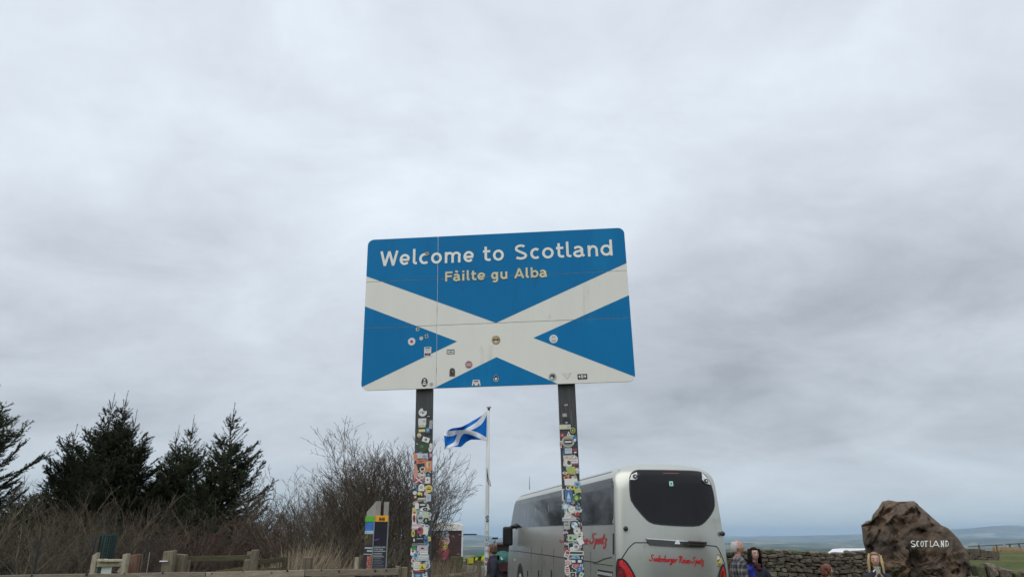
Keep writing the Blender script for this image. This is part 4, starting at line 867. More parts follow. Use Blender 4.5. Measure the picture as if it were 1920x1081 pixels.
# spruces
NEED = pm('needles', (.034, .045, .019), .8, .35, 1.2, spec=.2, alt=[((.046, .048, .019), 2.2, .58), ((.013, .016, .011), 1.3, .6)])
SB = pm('spruce_bark', (.075, .052, .036), .9, .3, 6, .3)
def spruce(seed, H, Rd, capR, tops=((0, 0, 1),), asym=0, low=.06, thin=1.0):
    rnd = random.Random(seed); TR = []; SH = []; BR_ = []
    def branch(p, d, Lb, r, bare=False):
        nseg = max(3, int(Lb/.17)); sl_ = Lb/nseg
        for k in range(nseg):
            d = (d+Vector((rnd.gauss(0, .07), rnd.gauss(0, .07), rnd.gauss(0, .05)+.075))).normalized(); q = p+d*sl_
            BR_.append((tuple(p), tuple(q), r*(1-.8*k/nseg), r*(1-.8*(k+1)/nseg), 0)); SH.append((p.copy(), q.copy(), .55 if bare else .9))
            if (k > 0 or Lb > .6) and not (bare and rnd.random() < .75):
                side = d.cross(Vector((0, 0, 1))).normalized()
                for sg in (-1, 1):
                    for _ in range(1 if rnd.random() < .75 else 2):
                        ln = (.16+.30*(1-k/nseg)*min(1, Lb/1.2))*rnd.uniform(.6, 1.35)
                        dd = (d*.75+side*sg*rnd.uniform(.45, .9)+Vector((0, 0, rnd.uniform(-.35, .35)))).normalized(); pp = q.copy()
                        m_ = max(1, int(ln/.12))
                        for j_ in range(m_):
                            dd = (dd+Vector((rnd.gauss(0, .06), rnd.gauss(0, .06), .05))).normalized(); qq = pp+dd*(ln/m_)
                            BR_.append((tuple(pp), tuple(qq), .004, .003, 0)); SH.append((pp.copy(), qq.copy(), .8))
                            if j_ < m_-1 or m_ == 1:
                                s3 = (dd+side*rnd.uniform(-.9, .9)+Vector((0, 0, rnd.uniform(-.3, .3)))).normalized(); SH.append((qq.copy(), qq+s3*rnd.uniform(.07, .16), .7))
                            pp = qq
            p = q
        # naked leader at the tip
        SH.append((p.copy(), p+(d+Vector((0, 0, .35))).normalized()*rnd.uniform(.12, .30), .5))
    for ti, (tx, ty, th) in enumerate(tops):
        Ht = H*th; zs0 = low if ti == 0 else .42; z = Ht*zs0; n = 12
        P = [Vector((tx*min(1, (k/n)**1.2*1.6 if ti else (k/n)), ty*k/n, Ht*k/n)) for k in range(n+1)]
        for k in range(n): TR.append((tuple(P[k]), tuple(P[k+1]), .075*(1-k/n)+.008, .075*(1-(k+1)/n)+.008, 0))
        while z < Ht*.975:
            t = z/Ht; k = t*n; i_ = min(n-1, int(k)); c = P[i_].lerp(P[i_+1], k-i_); Rm = min(Rd*(1-t)**1.08*(1 if ti == 0 else .62), capR*(1 if ti == 0 else .5))+.10
            nb = rnd.randint(5, 7) if t < .85 else rnd.randint(3, 4); a0 = rnd.uniform(0, 6.28)
            for b in range(nb):
                a = a0+6.283*b/nb+rnd.uniform(-.3, .3); Lb = Rm*rnd.uniform(.45, 1.25)*(1+asym*math.cos(a))*thin
                el_ = -.25+.95*t+rnd.uniform(-.15, .2)
                branch(c.copy(), Vector((math.cos(a)*math.cos(el_), math.sin(a)*math.cos(el_), math.sin(el_))), max(.15, Lb), .012+.012*(1-t), t > .82 or (t > .62 and rnd.random() < .12))
            z += (.13+.08*(1-t))*rnd.uniform(.75, 1.2)
        tip = P[-1]
        for b in range(rnd.randint(2, 4)):
            a = rnd.uniform(0, 6.28); d_ = Vector((math.cos(a)*.42, math.sin(a)*.42, 1)).normalized(); BR_.append((tuple(tip-Vector((0, 0, .12))), tuple(tip+d_*.36), .009, .005, 0)); SH.append((tip.copy(), tip+d_*rnd.uniform(.25, .42), .5))
        BR_.append((tuple(tip), tuple(tip+Vector((0.02, 0, .62))), .011, .006, 0)); SH.append((tip.copy(), tip+Vector((0.02, 0, .62)), .4))
    # needles
    Pa = np.array([s[0] for s in SH]); Pb = np.array([s[1] for s in SH]); dens = np.array([s[2] for s in SH]); Ls = np.linalg.norm(Pb-Pa, axis=1)
    cnt = np.maximum(4, (Ls*170*dens).astype(int)); idx = np.repeat(np.arange(len(SH)), cnt); m_ = len(idx); rg = np.random.default_rng(seed)
    D = (Pb-Pa)/(Ls[:, None]+1e-9); base = Pa[idx]+(Pb-Pa)[idx]*rg.random((m_, 1)); rnd3 = rg.normal(size=(m_, 3)); Dn = D[idx]
    perp = rnd3-(rnd3*Dn).sum(1)[:, None]*Dn; perp /= np.linalg.norm(perp, axis=1)[:, None]; nl = rg.uniform(.045, .072, (m_, 1)); tip = base+(perp*.8+Dn*.6)*nl
    w = np.cross(perp, Dn)*.012; V = np.stack([base-w, base+w, tip], 1).reshape(-1, 3); Fa = np.arange(m_*3).reshape(-1, 3)
    return seg_mesh('trunk', TR+[b for b in BR_ if b[2] > .012], [SB], 6), seg_mesh('branches', [b for b in BR_ if b[2] <= .012] or BR_, [SB], 3), fastmesh('crown', V, Fa, [NEED])
def put_spruce(tri, px, py_top, Y, label, rz=0, Hm=6, sw=1.0):
    p = at(px, py_top, Y); g0 = gz(p.x, Y)-.05; s = (p.z-g0)/(Hm+.3)
    t = thing('spruce_tree', label, 'spruce tree', (p.x, Y, g0), rz, 'spruces behind the bare hedge'); t.scale = (s*sw, s*sw, s)
    link('trunk', tri[0], t); c = link('crown', tri[2], t); link('branches', tri[1], t); return t
P1 = spruce(3, 6, 3.6, 1.75, asym=0); P2 = spruce(5, 6, 4.2, 2.15, tops=((0, 0, 1), (.45, .1, 1.01), (1.05, -.1, .90), (-1.25, 0, .82)), asym=.1)
P3 = spruce(9, 6, 3.0, 1.45, tops=((0, 0, 1), (-.6, 0, .93))); P4 = spruce(14, 6, 2.9, 1.5, asym=.2)
put_spruce(P1, -20, 700, 23, 'dark spruce cut off by the left edge of the photo', 0, sw=1.05)
put_spruce(P2, 212, 752, 25, 'broad many-topped dark spruce above the green mesh tree guard', 0, sw=.88)
put_spruce(P3, 362, 792, 26, 'slimmer spruce just left of the tallest pointed one', 0, sw=.9)
put_spruce(P4, 438, 770, 24.5, 'pointed spruce nearest the bare trees, rightmost of the dark spruces', 0, sw=.98)
put_spruce(P4, 92, 893, 26, 'short spruce between the cut-off spruce and the many-topped one', 2.1, sw=1.5)
put_spruce(P1, 300, 868, 28, 'short spruce between the many-topped spruce and the slimmer one', 4, sw=1.4)
put_spruce(P3, -90, 760, 27, 'spruce outside the left edge behind the cut-off one', 1, sw=1.3)

for k_, (px_, py_, Y_s, lb_) in enumerate(((40, 918, 29, 'low spruce filling the gap right of the cut-off spruce'), (150, 922, 30, 'low spruce in the back row left of the broad many-topped one'), (262, 918, 29.5, 'low spruce in the back row below the right side of the broad one'),
        (330, 885, 30, 'low spruce behind the slimmer spruce'), (400, 880, 31, 'low spruce between the slimmer and the pointed spruce'), (462, 950, 28, 'low spruce at the right foot of the pointed spruce'))):
    put_spruce((P1, P3, P4)[k_ % 3], px_, py_, Y_s, lb_, k_*1.3, sw=1.35)

for k_, (px_, py_, Y_s, lb_) in enumerate(((-20, 945, 20.5, 'low evergreen added to darken the hedge at the left edge'), (110, 950, 21, 'low evergreen added to darken the hedge left of the tree guard'), (215, 955, 20.5, 'low evergreen added to darken the hedge behind the tree guard'),
        (320, 955, 21.5, 'low evergreen added to darken the hedge above the bolted fence post'), (400, 960, 22, 'low evergreen added to darken the gaps behind the reddish bushes'), (470, 975, 21.5, 'low evergreen added to darken the right end of the reddish bushes'))):
    put_spruce((P3, P1, P4)[k_ % 3], px_, py_, Y_s, lb_, k_*2.1, sw=1.5)  # evergreens added behind the twigs to block light and keep the hedge dark

def hplant(pair, px, py_top, Y, Hm, rz, name, label, cat, group, sw=1.0):
    zz = np.empty(len(pair[1].vertices)*3, np.float32); pair[1].vertices.foreach_get('co', zz); Hm = float(np.percentile(zz.reshape(-1, 3)[:, 2], 99.6))
    sw *= 1.18 if name == 'bare_tree' else 1.12
    p = at(px, py_top, Y); g0 = gz(p.x, Y)-.03; s = (p.z-g0)/Hm; t = plant(pair, p.x, Y, rz, s*sw, name, label, cat, group, sz=s, z=g0); return t
HG = 'bare bushes of the hedge behind the wooden fences'
shr = [(S_A, -60, 895, 17, 0, 'leafless bush in the bottom left corner, half out of view'), (S_B, 40, 912, 16, 1.1, 'brown leafless bush left of the pale wooden frame'),
 (S_A, 120, 935, 18.5, 2.3, 'leafless bush rising behind the dark green tree guard, under the short spruce'), (S_B, 175, 925, 16.5, 3.6, 'tan leafless bush right behind the dark green tree guard'), (S_A, 245, 908, 17.5, 4.4, 'leafless bush behind the wide reddish gatepost'),
 (S_B, 300, 935, 19.5, 5.2, 'leafless bush below the gap between the broad and the slimmer spruce'), (S_A, 10, 930, 21, 5.9, 'leafless bush below the cut-off spruce, at the back of the hedge'), (S_R, 350, 968, 18, .4, 'reddish leafless bush behind the pair of thick fence posts'),
 (S_R, 420, 946, 19, 1.9, 'reddish purple leafless bush below the pointed spruce'), (S_R, 470, 985, 18.5, 3.0, 'low reddish bush beside the pale dry grass'), (S_A, 515, 908, 22, .9, 'pale brown leafless bush right of the pointed spruce'),
 (S_B, 560, 905, 23, 2.6, 'far leafless bush in the dip right of the spruces'), (S_A, 592, 885, 20, 3.4, 'dense brown leafless bush left of the tall bare trees'), (S_B, 632, 895, 19, 5.1, 'leafless bush at the foot of the tall bare trees'), (S_A, 655, 950, 17.5, 1.4, 'low leafless bush left of the information column'),
 (S_B, 735, 985, 18, 2.2, 'low leafless bush between the information column and the left sign post'), (S_R, 540, 945, 20.5, 4.1, 'low brown bush behind the dry grass'), (S_A, 75, 900, 24, .3, 'leafless bush showing yellowish tips behind the hedge'), (S_B, 395, 930, 22.5, 2.9, 'leafless bush in the gloom between the two right spruces'), (S_B, 210, 930, 21.5, .8, 'leafless bush hugging the foot of the broad spruce'),
 (S_R, 300, 990, 16.5, 2.4, 'low reddish bush behind the bolted fence post')]
for pr, px, py, Y, rz, lb in shr:
    hplant(pr, px, py, Y, {id(S_A): 2.9, id(S_B): 2.8, id(S_R): 2.45}[id(pr)], 0 if rz is None else rz, 'bare_bush', lb, 'bush', HG)
TG = 'bare trees behind the information column'
hplant(T_B, 650, 852, 21, 4.35, .3, 'bare_tree', 'bare tree leaning right, leftmost of the tall leafless trees', 'tree', TG)
hplant(T_A, 722, 798, 20, 4.75, 0, 'bare_tree', 'tallest bare tree, crown standing above the information column', 'tree', TG)
hplant(T_B, 748, 832, 22, 4.35, 2.2, 'bare_tree', 'bare tree partly behind the left sign post', 'tree', TG)
hplant(T_B, 675, 850, 23, 4.35, 1.2, 'bare_tree', 'bare tree at the back, seen through the tallest leafless crown', 'tree', TG)
hplant(T_C, 786, 862, 17.5, 4.1, 0, 'bare_tree', 'bare tree with arching limbs reaching right over the brown trailer', 'tree', TG, sw=.5)
hplant(T_C, 768, 852, 19.5, 4.1, .5, 'bare_tree', 'bare tree crossing behind the left sign post', 'tree', TG, sw=.62)

for px_, py_, Y_s, rz_, lb_ in ((620, 885, 36, .4, 'far bare tree seen faintly left of the tall leafless trees'), (690, 880, 42, 3.1, 'farthest bare tree, hardly visible through the tall leafless crowns')):
    hplant(T_A, px_, py_, Y_s, 4.75, rz_, 'bare_tree', lb_, 'tree', TG)

# dry grass and reeds
def blades(name, n, fn, mats, hw=.006):
    V = []; Fa = []; mi = []
    for k in range(n):
        x, y, hgt, lx = fn(); z = gz(x, y); b = random.uniform(-.15, .15); c = len(V)
        V += [(x-hw, y, z), (x+hw, y+.004, z), (x+hw*.8+lx*.45, y+b*.4, z+hgt*.6), (x-hw*.8+lx*.45, y+b*.4, z+hgt*.6), (x+lx, y+b, z+hgt), (x+lx+.003, y+b, z+hgt)]
        Fa += [(c, c+1, c+2, c+3), (c+3, c+2, c+5, c+4)]; m_ = random.randrange(len(mats)); mi += [m_, m_]
    return fastmesh(name, V, Fa, mats, mi)
straw = [pm('straw', (.36, .285, .19), .8, .2, 3), pm('straw_grey', (.24, .19, .13), .8, .2, 3), pm('straw_dark', (.13, .10, .06), .8, .2, 3)]
def fn():
    px = random.uniform(340, 665); Y = random.uniform(14.2, 17.0); x = at(px, 1040, Y).x
    e = .35+.95*max(0, 1-abs(px-560)/170); return x, Y, random.uniform(.40, 1.0)*e*1.25+.2, random.gauss(.26, .30)
o = stuff(link('dry_grass', blades('dry_grass', 4200, fn, straw, .010)))
def fn2():
    px = random.uniform(785, 908); Y = random.uniform(14.2, 18); return at(px, 1040, Y).x, Y, random.uniform(.35, 1.45)*(1 if px < 875 else .8), random.gauss(.05, .25)
stuff(link('dry_grass', blades('dry_grass', 2600, fn2, [straw[1], straw[2], straw[2]], .007)))
def fn3():
    px = random.uniform(-60, 760); Y = random.uniform(11.5, 19); return at(px, 1040, Y).x, Y, random.uniform(.1, .55), random.gauss(.03, .1)
stuff(link('rough_grass', blades('rough_grass', 6000, fn3, [straw[2], pm('grass_green', (.06, .09, .025), .8, .3, 3), straw[1]], .006)))
def fn4():
    px = random.uniform(1862, 1990); Y = random.uniform(96, 112); return at(px, 1040, Y).x, Y, random.uniform(.4, 1.0), random.gauss(.05, .1)
stuff(link('dry_grass', blades('dry_grass', 6000, fn4, [pm('straw_rusty', (.34, .20, .09), .8, .2, 3), straw[0]], .03)))

# ------------------------------------------------------------------ dry stone walls
STONE = pm('wall_stone', (.125, .100, .075), .95, .5, 6, .5, alt=[((.20, .175, .12), 7, .58), ((.045, .06, .025), 3, .60), ((.03, .026, .022), 9, .62)])
STONEG = pm('wall_stone_lichen', (.17, .155, .105), .95, .3, 8, .5, alt=[((.30, .29, .24), 14, .62), ((.08, .09, .04), 4, .58)])
MOSS = pm('mossy_stone', (.075, .08, .038), .95, .3, 8, .6, alt=[((.10, .12, .05), 5, .55), ((.30, .29, .24), 13, .68)])
DARKC = pm('wall_core', (.02, .018, .015), .95, .2, 8)
def stone_mesh(seed, mats):
    rnd = random.Random(seed); bm = bmesh.new(); bmesh.ops.create_cube(bm, size=1)
    bmesh.ops.bevel(bm, geom=bm.edges[:]+bm.verts[:], offset=.16, segments=1, affect='EDGES')
    for v in bm.verts:
        v.co += Vector([rnd.uniform(-.075, .075) for _ in range(3)]); v.co.z *= 1+.3*(rnd.random()-.5)
    me = bpy.data.meshes.new('stone'); bm.to_mesh(me); bm.free(); me.materials.append(mats); return me
ST = [stone_mesh(k, STONE) for k in range(7)]; STL = [stone_mesh(k+20, STONEG) for k in range(4)]; STM = [stone_mesh(k+40, MOSS) for k in range(4)]
def stone_wall(label, A0, B0, top0, top1, bottom, vis, rowh, wid, thick, group=None, light=.15, cope=True, nmax=290):
    """A0-B0 on plan; top0/top1 heights of the top at either end; vis = metres of face built stone by stone"""
    A0 = Vector(A0); B0 = Vector(B0); d = (B0-A0); Lw = d.length; d.normalize(); rz = math.atan2(d.y, d.x)
    t = thing('dry_stone_wall', label, 'wall', (A0.x, A0.y, bottom), rz, group); cnt = 0
    core = G(); core.add([(0, -thick*.32, 0), (Lw, -thick*.32, 0), (Lw, thick*.4, 0), (0, thick*.4, 0), (0, -thick*.32, top0-bottom-rowh*1.2), (Lw, -thick*.32, top1-bottom-rowh*1.2), (Lw, thick*.4, top1-bottom-rowh*1.2), (0, thick*.4, top0-bottom-rowh*1.2)],
      [(0, 1, 5, 4), (1, 2, 6, 5), (2, 3, 7, 6), (3, 0, 4, 7), (4, 5, 6, 7)]); core.obj('core', [DARKC], t)
    low = G(); down = 0; row = 0
    while down < max(top0, top1)-bottom:
        rh = rowh*random.uniform(.75, 1.3); x = -random.random()*wid
        while x < Lw:
            w = wid*random.uniform(.55, 1.6) if row or not cope else wid*random.uniform(.4, 1.1); xc = x+w/2; z = (top0+(top1-top0)*xc/Lw)-bottom-down-rh/2+random.gauss(0, rh*.10)+.035*math.sin(xc*2.1+A0.x)
            if z < .03: break
            me = random.choice((STM if row == 0 else STL) if random.random() < (light if row else .45) else ST)
            hh = rh*random.uniform(.8, 1.12)*(1.25 if row == 0 and cope else 1); dp = thick*random.uniform(.42, .55)*(1.5 if row == 0 else 1)
            loc = (xc, -thick*.36+random.uniform(-.03, .03)+(thick*.2 if row == 0 else 0), z); rot = (random.gauss(0, .05), random.gauss(0, .10), random.gauss(0, .08))
            if down < vis and cnt < nmax:
                o = link('stone', me, t, loc, rot); o.scale = (w*.97, dp, hh); cnt += 1
            else:
                low.box(loc, (w*.95, dp, hh*.95), 0, 0, .012)
            x += w*1.01
        down += rh*.93; row += 1
    if low.V: stuff(low.obj('lower_stones', [STONE], t))
    return t
wy = 19.0; a = at(1352, 1034, wy); b = at(1712, 1032, wy+.6)
stone_wall('long mossy dry stone wall behind the man, the woman in blue and the child', (a.x, wy), (b.x, wy+.6), a.z, b.z, gz(a.x, wy)-.03, .80, .085, .19, .55, 'dry stone walls round the viewpoint', .16)
a = at(1824, 1063, 12.6); b = at(1985, 1080, 12.2)
stone_wall('near dry stone wall with upright pale cope stones right of the boulder', (a.x, 12.6), (b.x, 12.2), a.z, b.z, gz(a.x, 12.4)-.03, .5, .14, .19, .5, 'dry stone walls round the viewpoint', .5)
a = at(1790, 1026, 62); b = at(1866, 1032.5, 60)
stone_wall('tumbled dark stone wall across the grass field, right behind the boulder', (a.x, 62), (b.x, 60), a.z, b.z, gz(b.x, 60)-.1, 0, .22, .5, .8, 'dry stone walls round the viewpoint', .2, True, 0)

# ------------------------------------------------------------------ boulder
BY = 13.0
OUT = [(1615.3, 984.5), (1627, 976), (1634, 975), (1637, 965), (1647.6, 951), (1653.6, 938.5), (1667, 937), (1683, 940), (1713, 938.5), (1722, 946), (1741, 963), (1763.6, 983), (1777, 989.6), (1794.5, 1006), (1806.6, 1023), (1815, 1038.6), (1819.5, 1057.5), (1821, 1090), (1822, 1125), (1818, 1165), (1800, 1178), (1740, 1184), (1680, 1184), (1640, 1176), (1628, 1150), (1630, 1110), (1628, 1075), (1625, 1044), (1622, 1028), (1618, 1013), (1616.6, 997)]
pts = [(at(px, py, BY).x, at(px, py, BY).z) for px, py in OUT]
dn = []
for i in range(len(pts)):
    a, b = pts[i], pts[(i+1) % len(pts)]; ln = math.hypot(b[0]-a[0], b[1]-a[1]); k = max(1, round(ln/.026))
    dn += [(a[0]+(b[0]-a[0])*j/k, a[1]+(b[1]-a[1])*j/k) for j in range(k)]
dn = np.array(dn); cen = np.array([at(1715, 1060, BY).x, at(1715, 1060, BY).z]); nD = len(dn); NRh = 64; V = []
SS = [1e-3+(1-1e-3)*math.sin(math.pi/2*k/NRh)**.9 for k in range(NRh+1)]; ringS = [(s_, -1) for s_ in SS]+[(s_, 1) for s_ in SS[-2::-1]]; NRg = len(ringS)-1
for s_, sg_ in ringS:
    dpt = sg_*.62*(1-s_**3.2)**(1/2.2)
    V.append(np.stack([cen[0]+(dn[:, 0]-cen[0])*s_, np.full(nD, dpt), cen[1]+(dn[:, 1]-cen[1])*s_], 1))
V = np.concatenate(V); C0 = np.array([cen[0], 0, cen[1]])
dirn = V-C0; dl = np.linalg.norm(dirn, axis=1)[:, None]+1e-6; dirn = dirn/dl
q = V+np.array([7.3, 2.1, 4.4]); ca, sa = math.cos(-.62), math.sin(-.62)
u_ = q[:, 0]*ca-q[:, 2]*sa; w_ = q[:, 0]*sa+q[:, 2]*ca      # strata run down to the right
n1 = fbm(u_*.9+q[:, 1]*.7, w_*2.6+q[:, 1]*.4, 5); n2 = 1-2*np.abs(fbm(u_*1.6+3, w_*4.2+q[:, 1]*1.3+9, 4)); n3 = fbm(q[:, 0]*9+q[:, 1]*5, q[:, 2]*9-q[:, 1]*4, 4); n4 = fbm(q[:, 0]*1.3+q[:, 1], q[:, 2]*1.3+2*q[:, 1], 2)
n5 = 1-np.abs(fbm(u_*3.1+q[:, 1]*2+5, w_*8+q[:, 1]*3, 4))*2; st_ = np.abs(((w_*2.3+n1*1.2) % 1)-.5)*2
rs = np.random.default_rng(12); cs = np.stack([rs.uniform(u_.min(), u_.max(), 120), rs.uniform(w_.min(), w_.max(), 120)], 1); pu = np.stack([u_+n3*.10, (w_+n1*.08)], 1)
dd2 = ((pu[:, None, 0]-cs[None, :, 0])*1.0)**2+((pu[:, None, 1]-cs[None, :, 1])*2.1)**2; ci = dd2.argmin(1); sl = rs.normal(0, .50, (120, 2)); of = rs.normal(0, .05, 120)
fac = of[ci]+((pu-cs[ci])*sl[ci]).sum(1)
disp = (fac*1.0+n1*.09+(n2-.5)*.05+(n5-.5)*.045+n3*.045+n4*.08+(st_**3-.3)*.04)[:, None]
lc = at(1743, 1018, BY); lm = np.exp(-(((V[:, 0]-lc.x)/.50)**2+((V[:, 2]-lc.z)/.20)**2)**1.5)[:, None]
disp = np.clip(disp, -.2, .2)*.78*(1-.88*lm)
edge = np.abs(V[:, 1:2])/.62
V = V+np.concatenate([dirn[:, 0:1]*disp*.05, np.sign(V[:, 1:2])*disp*1.25*np.minimum(1, edge*1.4), dirn[:, 2:3]*disp*.05], 1)
i, j = np.meshgrid(np.arange(NRg), np.arange(nD), indexing='ij')
Fq = np.stack([i*nD+j, i*nD+(j+1) % nD, (i+1)*nD+(j+1) % nD, (i+1)*nD+j], -1).reshape(-1, 4)
ROCK = pm('boulder_rock', (.175, .115, .075), .92, .3, 2.6, 1.0, col2=(.050, .038, .030), bscale=22, detail=9, alt=[((.165, .098, .048), 1.3, .58), ((.055, .055, .032), 2.6, .60), ((.030, .024, .020), 5, .62), ((.46, .45, .40), 14, .675)])
V[:, 0] += V[:, 1]*.50     # the block lies turned away from the fence line
bx, bz = cen[0], gz(cen[0], BY)
BO = thing('boulder', 'huge brown boulder with SCOTLAND painted on it in white capitals', 'boulder', (bx, BY, bz))
Vl = V.copy(); Vl[:, 0] -= bx; Vl[:, 2] -= bz
bme = fastmesh('rock', Vl, Fq, [ROCK], smooth=True); link('rock', bme, BO)
bm = bmesh.new(); bm.from_mesh(bme); bvh = BVHTree.FromBMesh(bm); bm.free()
m_lw = pm('painted_white', (.85, .85, .82), .6, .08, 30)
def onrock(px, py, off):
    o = Vector((0, 0, EYE))-Vector((bx, BY, bz)); d = ray(px, py); h_ = bvh.ray_cast(o, d)
    if h_[0] is None: return at(px, py, BY)-Vector((bx, BY, bz))
    return h_[0]-d*off
ss = 5.818; LT = [('S', 683, 738), ('C', 745, 785), ('O', 789, 829), ('T', 828, 872), ('L', 893, 930), ('A', 918, 1000), ('N', 1012, 1048), ('D', 1062, 1100)]
for ch, x0, x1 in LT:
    w = (x1-x0)/70; g = G(); k = 0
    for st in GL[ch](w):
        den_ = []
        for p, q in zip(st[:-1], st[1:]):
            m_ = max(1, int(math.hypot(q[0]-p[0], q[1]-p[1])/.12)); den_ += [(p[0]+(q[0]-p[0])*c/m_, p[1]+(q[1]-p[1])*c/m_) for c in range(m_)]
        den_.append(st[-1]); Lp, Rp = ribbon(den_, .064); k += 1; n = len(Lp)
        mp = lambda p: onrock(1590+(x0+p.x*70-(p.y-.5)*5*(1 if ch in 'SC' else 0))/ss, 920+(608-p.y*70)/ss, .010+.0015*k)
        g.add([mp(p) for p in Lp]+[mp(p) for p in Rp], [(i, i+1, n+i+1, n+i) for i in range(n-1)])
    g.obj('letter', [m_lw], BO)

# ------------------------------------------------------------------ timber fences on the left
WOOD = pm('weathered_wood', (.235, .190, .145), .85, .3, 5, .35, stretch=(1.2, 10, 10), alt=[((.12, .095, .072), 5, .6), ((.31, .265, .21), 3, .58)])
WOODV = pm('weathered_post', (.155, .125, .085), .85, .35, 5, .35, stretch=(9, 9, 1.0), alt=[((.07, .06, .045), 5, .6), ((.22, .19, .135), 3, .6)])
WOODR = pm('reddish_post', (.20, .105, .07), .85, .3, 5, .3, stretch=(9, 9, 1), alt=[((.11, .07, .05), 4, .6)])
WOODM = pm('mossy_wood', (.105, .09, .045), .9, .35, 6, .35, stretch=(1.5, 9, 9), alt=[((.06, .075, .025), 3, .55)])
PALE = pm('pale_wood', (.36, .31, .22), .75, .2, 5, .25, stretch=(6, 6, 2), alt=[((.24, .20, .14), 4, .6)])
KNOT = pm('knot', (.03, .024, .018), .9, .2, 9)
def post_from(px0, px1, pyt, Y, parent, mat, name='post', depth=None, slant=0, lean=0, z_=None):
    a, b = at(px0, pyt, Y), at(px1, pyt, Y); x = (a.x+b.x)/2; g0 = gz(x, Y)-.05; w = b.x-a.x; hgt = a.z-g0; d = depth or w*.8; O = parent.location
    g = G(); P = [(-w/2, -d/2), (w/2, -d/2), (w/2, d/2), (-w/2, d/2)]; V = []
    for fz in (0, .35, .7, 1):
        for k, (px_, py_) in enumerate(P): V.append((x-O.x+px_*(1+random.uniform(-.05, .05))+lean*fz*hgt, Y-O.y+py_, g0-O.z+hgt*fz+((slant*(px_/w)) if fz == 1 else 0)+random.uniform(-.006, .006)*(fz == 1)))
    Fc = [(3, 2, 1, 0), (12, 13, 14, 15)]+[(l*4+k, l*4+(k+1) % 4, l*4+4+(k+1) % 4, l*4+4+k) for l in range(3) for k in range(4)]
    g.add(V, Fc); return bevel(g.obj(name, [mat], parent), min(.012, w*.12), 2)
def rail_from(p, q, Y0, Y1, hpx, parent, mat, name='rail', thick=.045):
    a, b = at(*p, Y0), at(*q, Y1); O = parent.location; hgt = hpx*Y0/1345*1.055
    g = G(); n = 8; V = []
    for k in range(n+1):
        c = a.lerp(b, k/n)-O; jz = random.uniform(-.004, .004)
        V += [(c.x, c.y-thick/2, c.z-hgt+jz), (c.x, c.y+thick/2, c.z-hgt+jz), (c.x, c.y+thick/2, c.z+jz), (c.x, c.y-thick/2, c.z+jz)]
    Fc = [(0, 1, 2, 3), tuple(4*n+k for k in (3, 2, 1, 0))]+[(4*i_+k, 4*i_+4+k, 4*i_+4+(k+1) % 4, 4*i_+(k+1) % 4) for i_ in range(n) for k in range(4)]
    g.add(V, Fc); return bevel(g.obj(name, [mat], parent), .006, 2)
FA = thing('timber_fence', 'nearest timber fence, long pale plank running along the bottom left edge', 'fence', (at(380, 1070, 12).x, 12, gz(-4, 12)))
r1 = rail_from((-60, 1078.5), (386, 1071.0), 12, 12, 10, FA, WOOD); r2 = rail_from((387.5, 1071.2), (572, 1067.2), 12, 12, 10.5, FA, WOOD); r3 = rail_from((573.5, 1067), (748, 1064.0), 12, 12, 10.5, FA, WOOD)
for rr_, pxs in ((r1, (60, 160, 238, 300)), (r2, (400, 455, 512, 540)), (r3, (610, 640, 700, 720))):
    for px in pxs:
        c = at(px+random.uniform(-8, 8), 1072-(px)*.0125+5+random.uniform(-2, 2), 11.974)-FA.location
        g = G(); g.tube([c, c+Vector((0, -.006, 0))], random.uniform(.010, .02), 8); g.obj('knot', [KNOT], rr_)
for px in (190, 388, 572, 672): post_from(px-6, px+7, 1079-(px)*.0115, 12.07, FA, WOODV)
post_from(742, 752, 1060, 12.05, FA, WOODV); post_from(753, 764, 1062, 12.1, FA, WOODV)
FB = thing('timber_fence', 'older dark timber fence behind the long pale plank, near the dry grass', 'fence', (at(430, 1060, 13.5).x, 13.5, gz(-5, 13.5)))
post_from(310, 329.5, 1031.5, 13.3, FB, WOODV, slant=.02); post_from(331, 351, 1037.5, 13.5, FB, WOODV, slant=-.015); post_from(351.5, 357.5, 1049, 13.6, FB, WOODV, slant=.02)
rail_from((352, 1042), (468, 1039.5), 13.7, 13.7, 8.5, FB, WOODM); rail_from((405, 1069), (462, 1061), 14, 13.8, 7, FB, WOODM)
post_from(459, 471, 1048, 13.6, FB, WOODV); post_from(464, 471, 1033, 13.85, FB, WOODV); post_from(472.5, 485.5, 1029.5, 13.4, FB, WOODV)
rail_from((485, 1048.5), (532, 1043.5), 13.5, 14.2, 7.5, FB, WOODM); rail_from((485, 1065), (532, 1061), 13.5, 14.2, 6.5, FB, WOODM); post_from(530, 539, 1043, 14.2, FB, WOODM)
post_from(570, 586, 1043, 13.6, FB, WOODV); post_from(666, 673, 1043.5, 13.3, FB, PALE); post_from(673.5, 678, 1040, 13.5, FB, WOODV)
c = at(306, 1052, 13.2)-FB.location
G().tube([c+Vector((-.05, -.02, 0)), c+Vector((.09, -.02, .002))], .018, 8).obj('bolt', [m_alu], FB)
GP = thing('gatepost', 'wide reddish gatepost right of the pale wooden frame', 'post', (at(256, 1060, 12.9).x, 12.9, gz(-6, 12.9)))
post_from(244, 262, 1039, 12.9, GP, WOODR, slant=.03); post_from(262.5, 268.5, 1038.5, 13.0, GP, WOODV)
FR = thing('wooden_frame', 'pale new wooden frame with a rail, grey hinge and small white board', 'gate frame', (at(210, 1060, 12.7).x, 12.7, gz(-7, 12.7)))
post_from(176, 186, 1037, 12.7, FR, PALE, slant=.05, depth=.09); post_from(233, 242.5, 1037.5, 12.6, FR, PALE, slant=.01, depth=.10)
rail_from((184, 1047), (234, 1047), 12.65, 12.65, 4, FR, PALE, thick=.08); rail_from((182, 1052.5), (234, 1052), 12.7, 12.7, 7.5, FR, PALE)
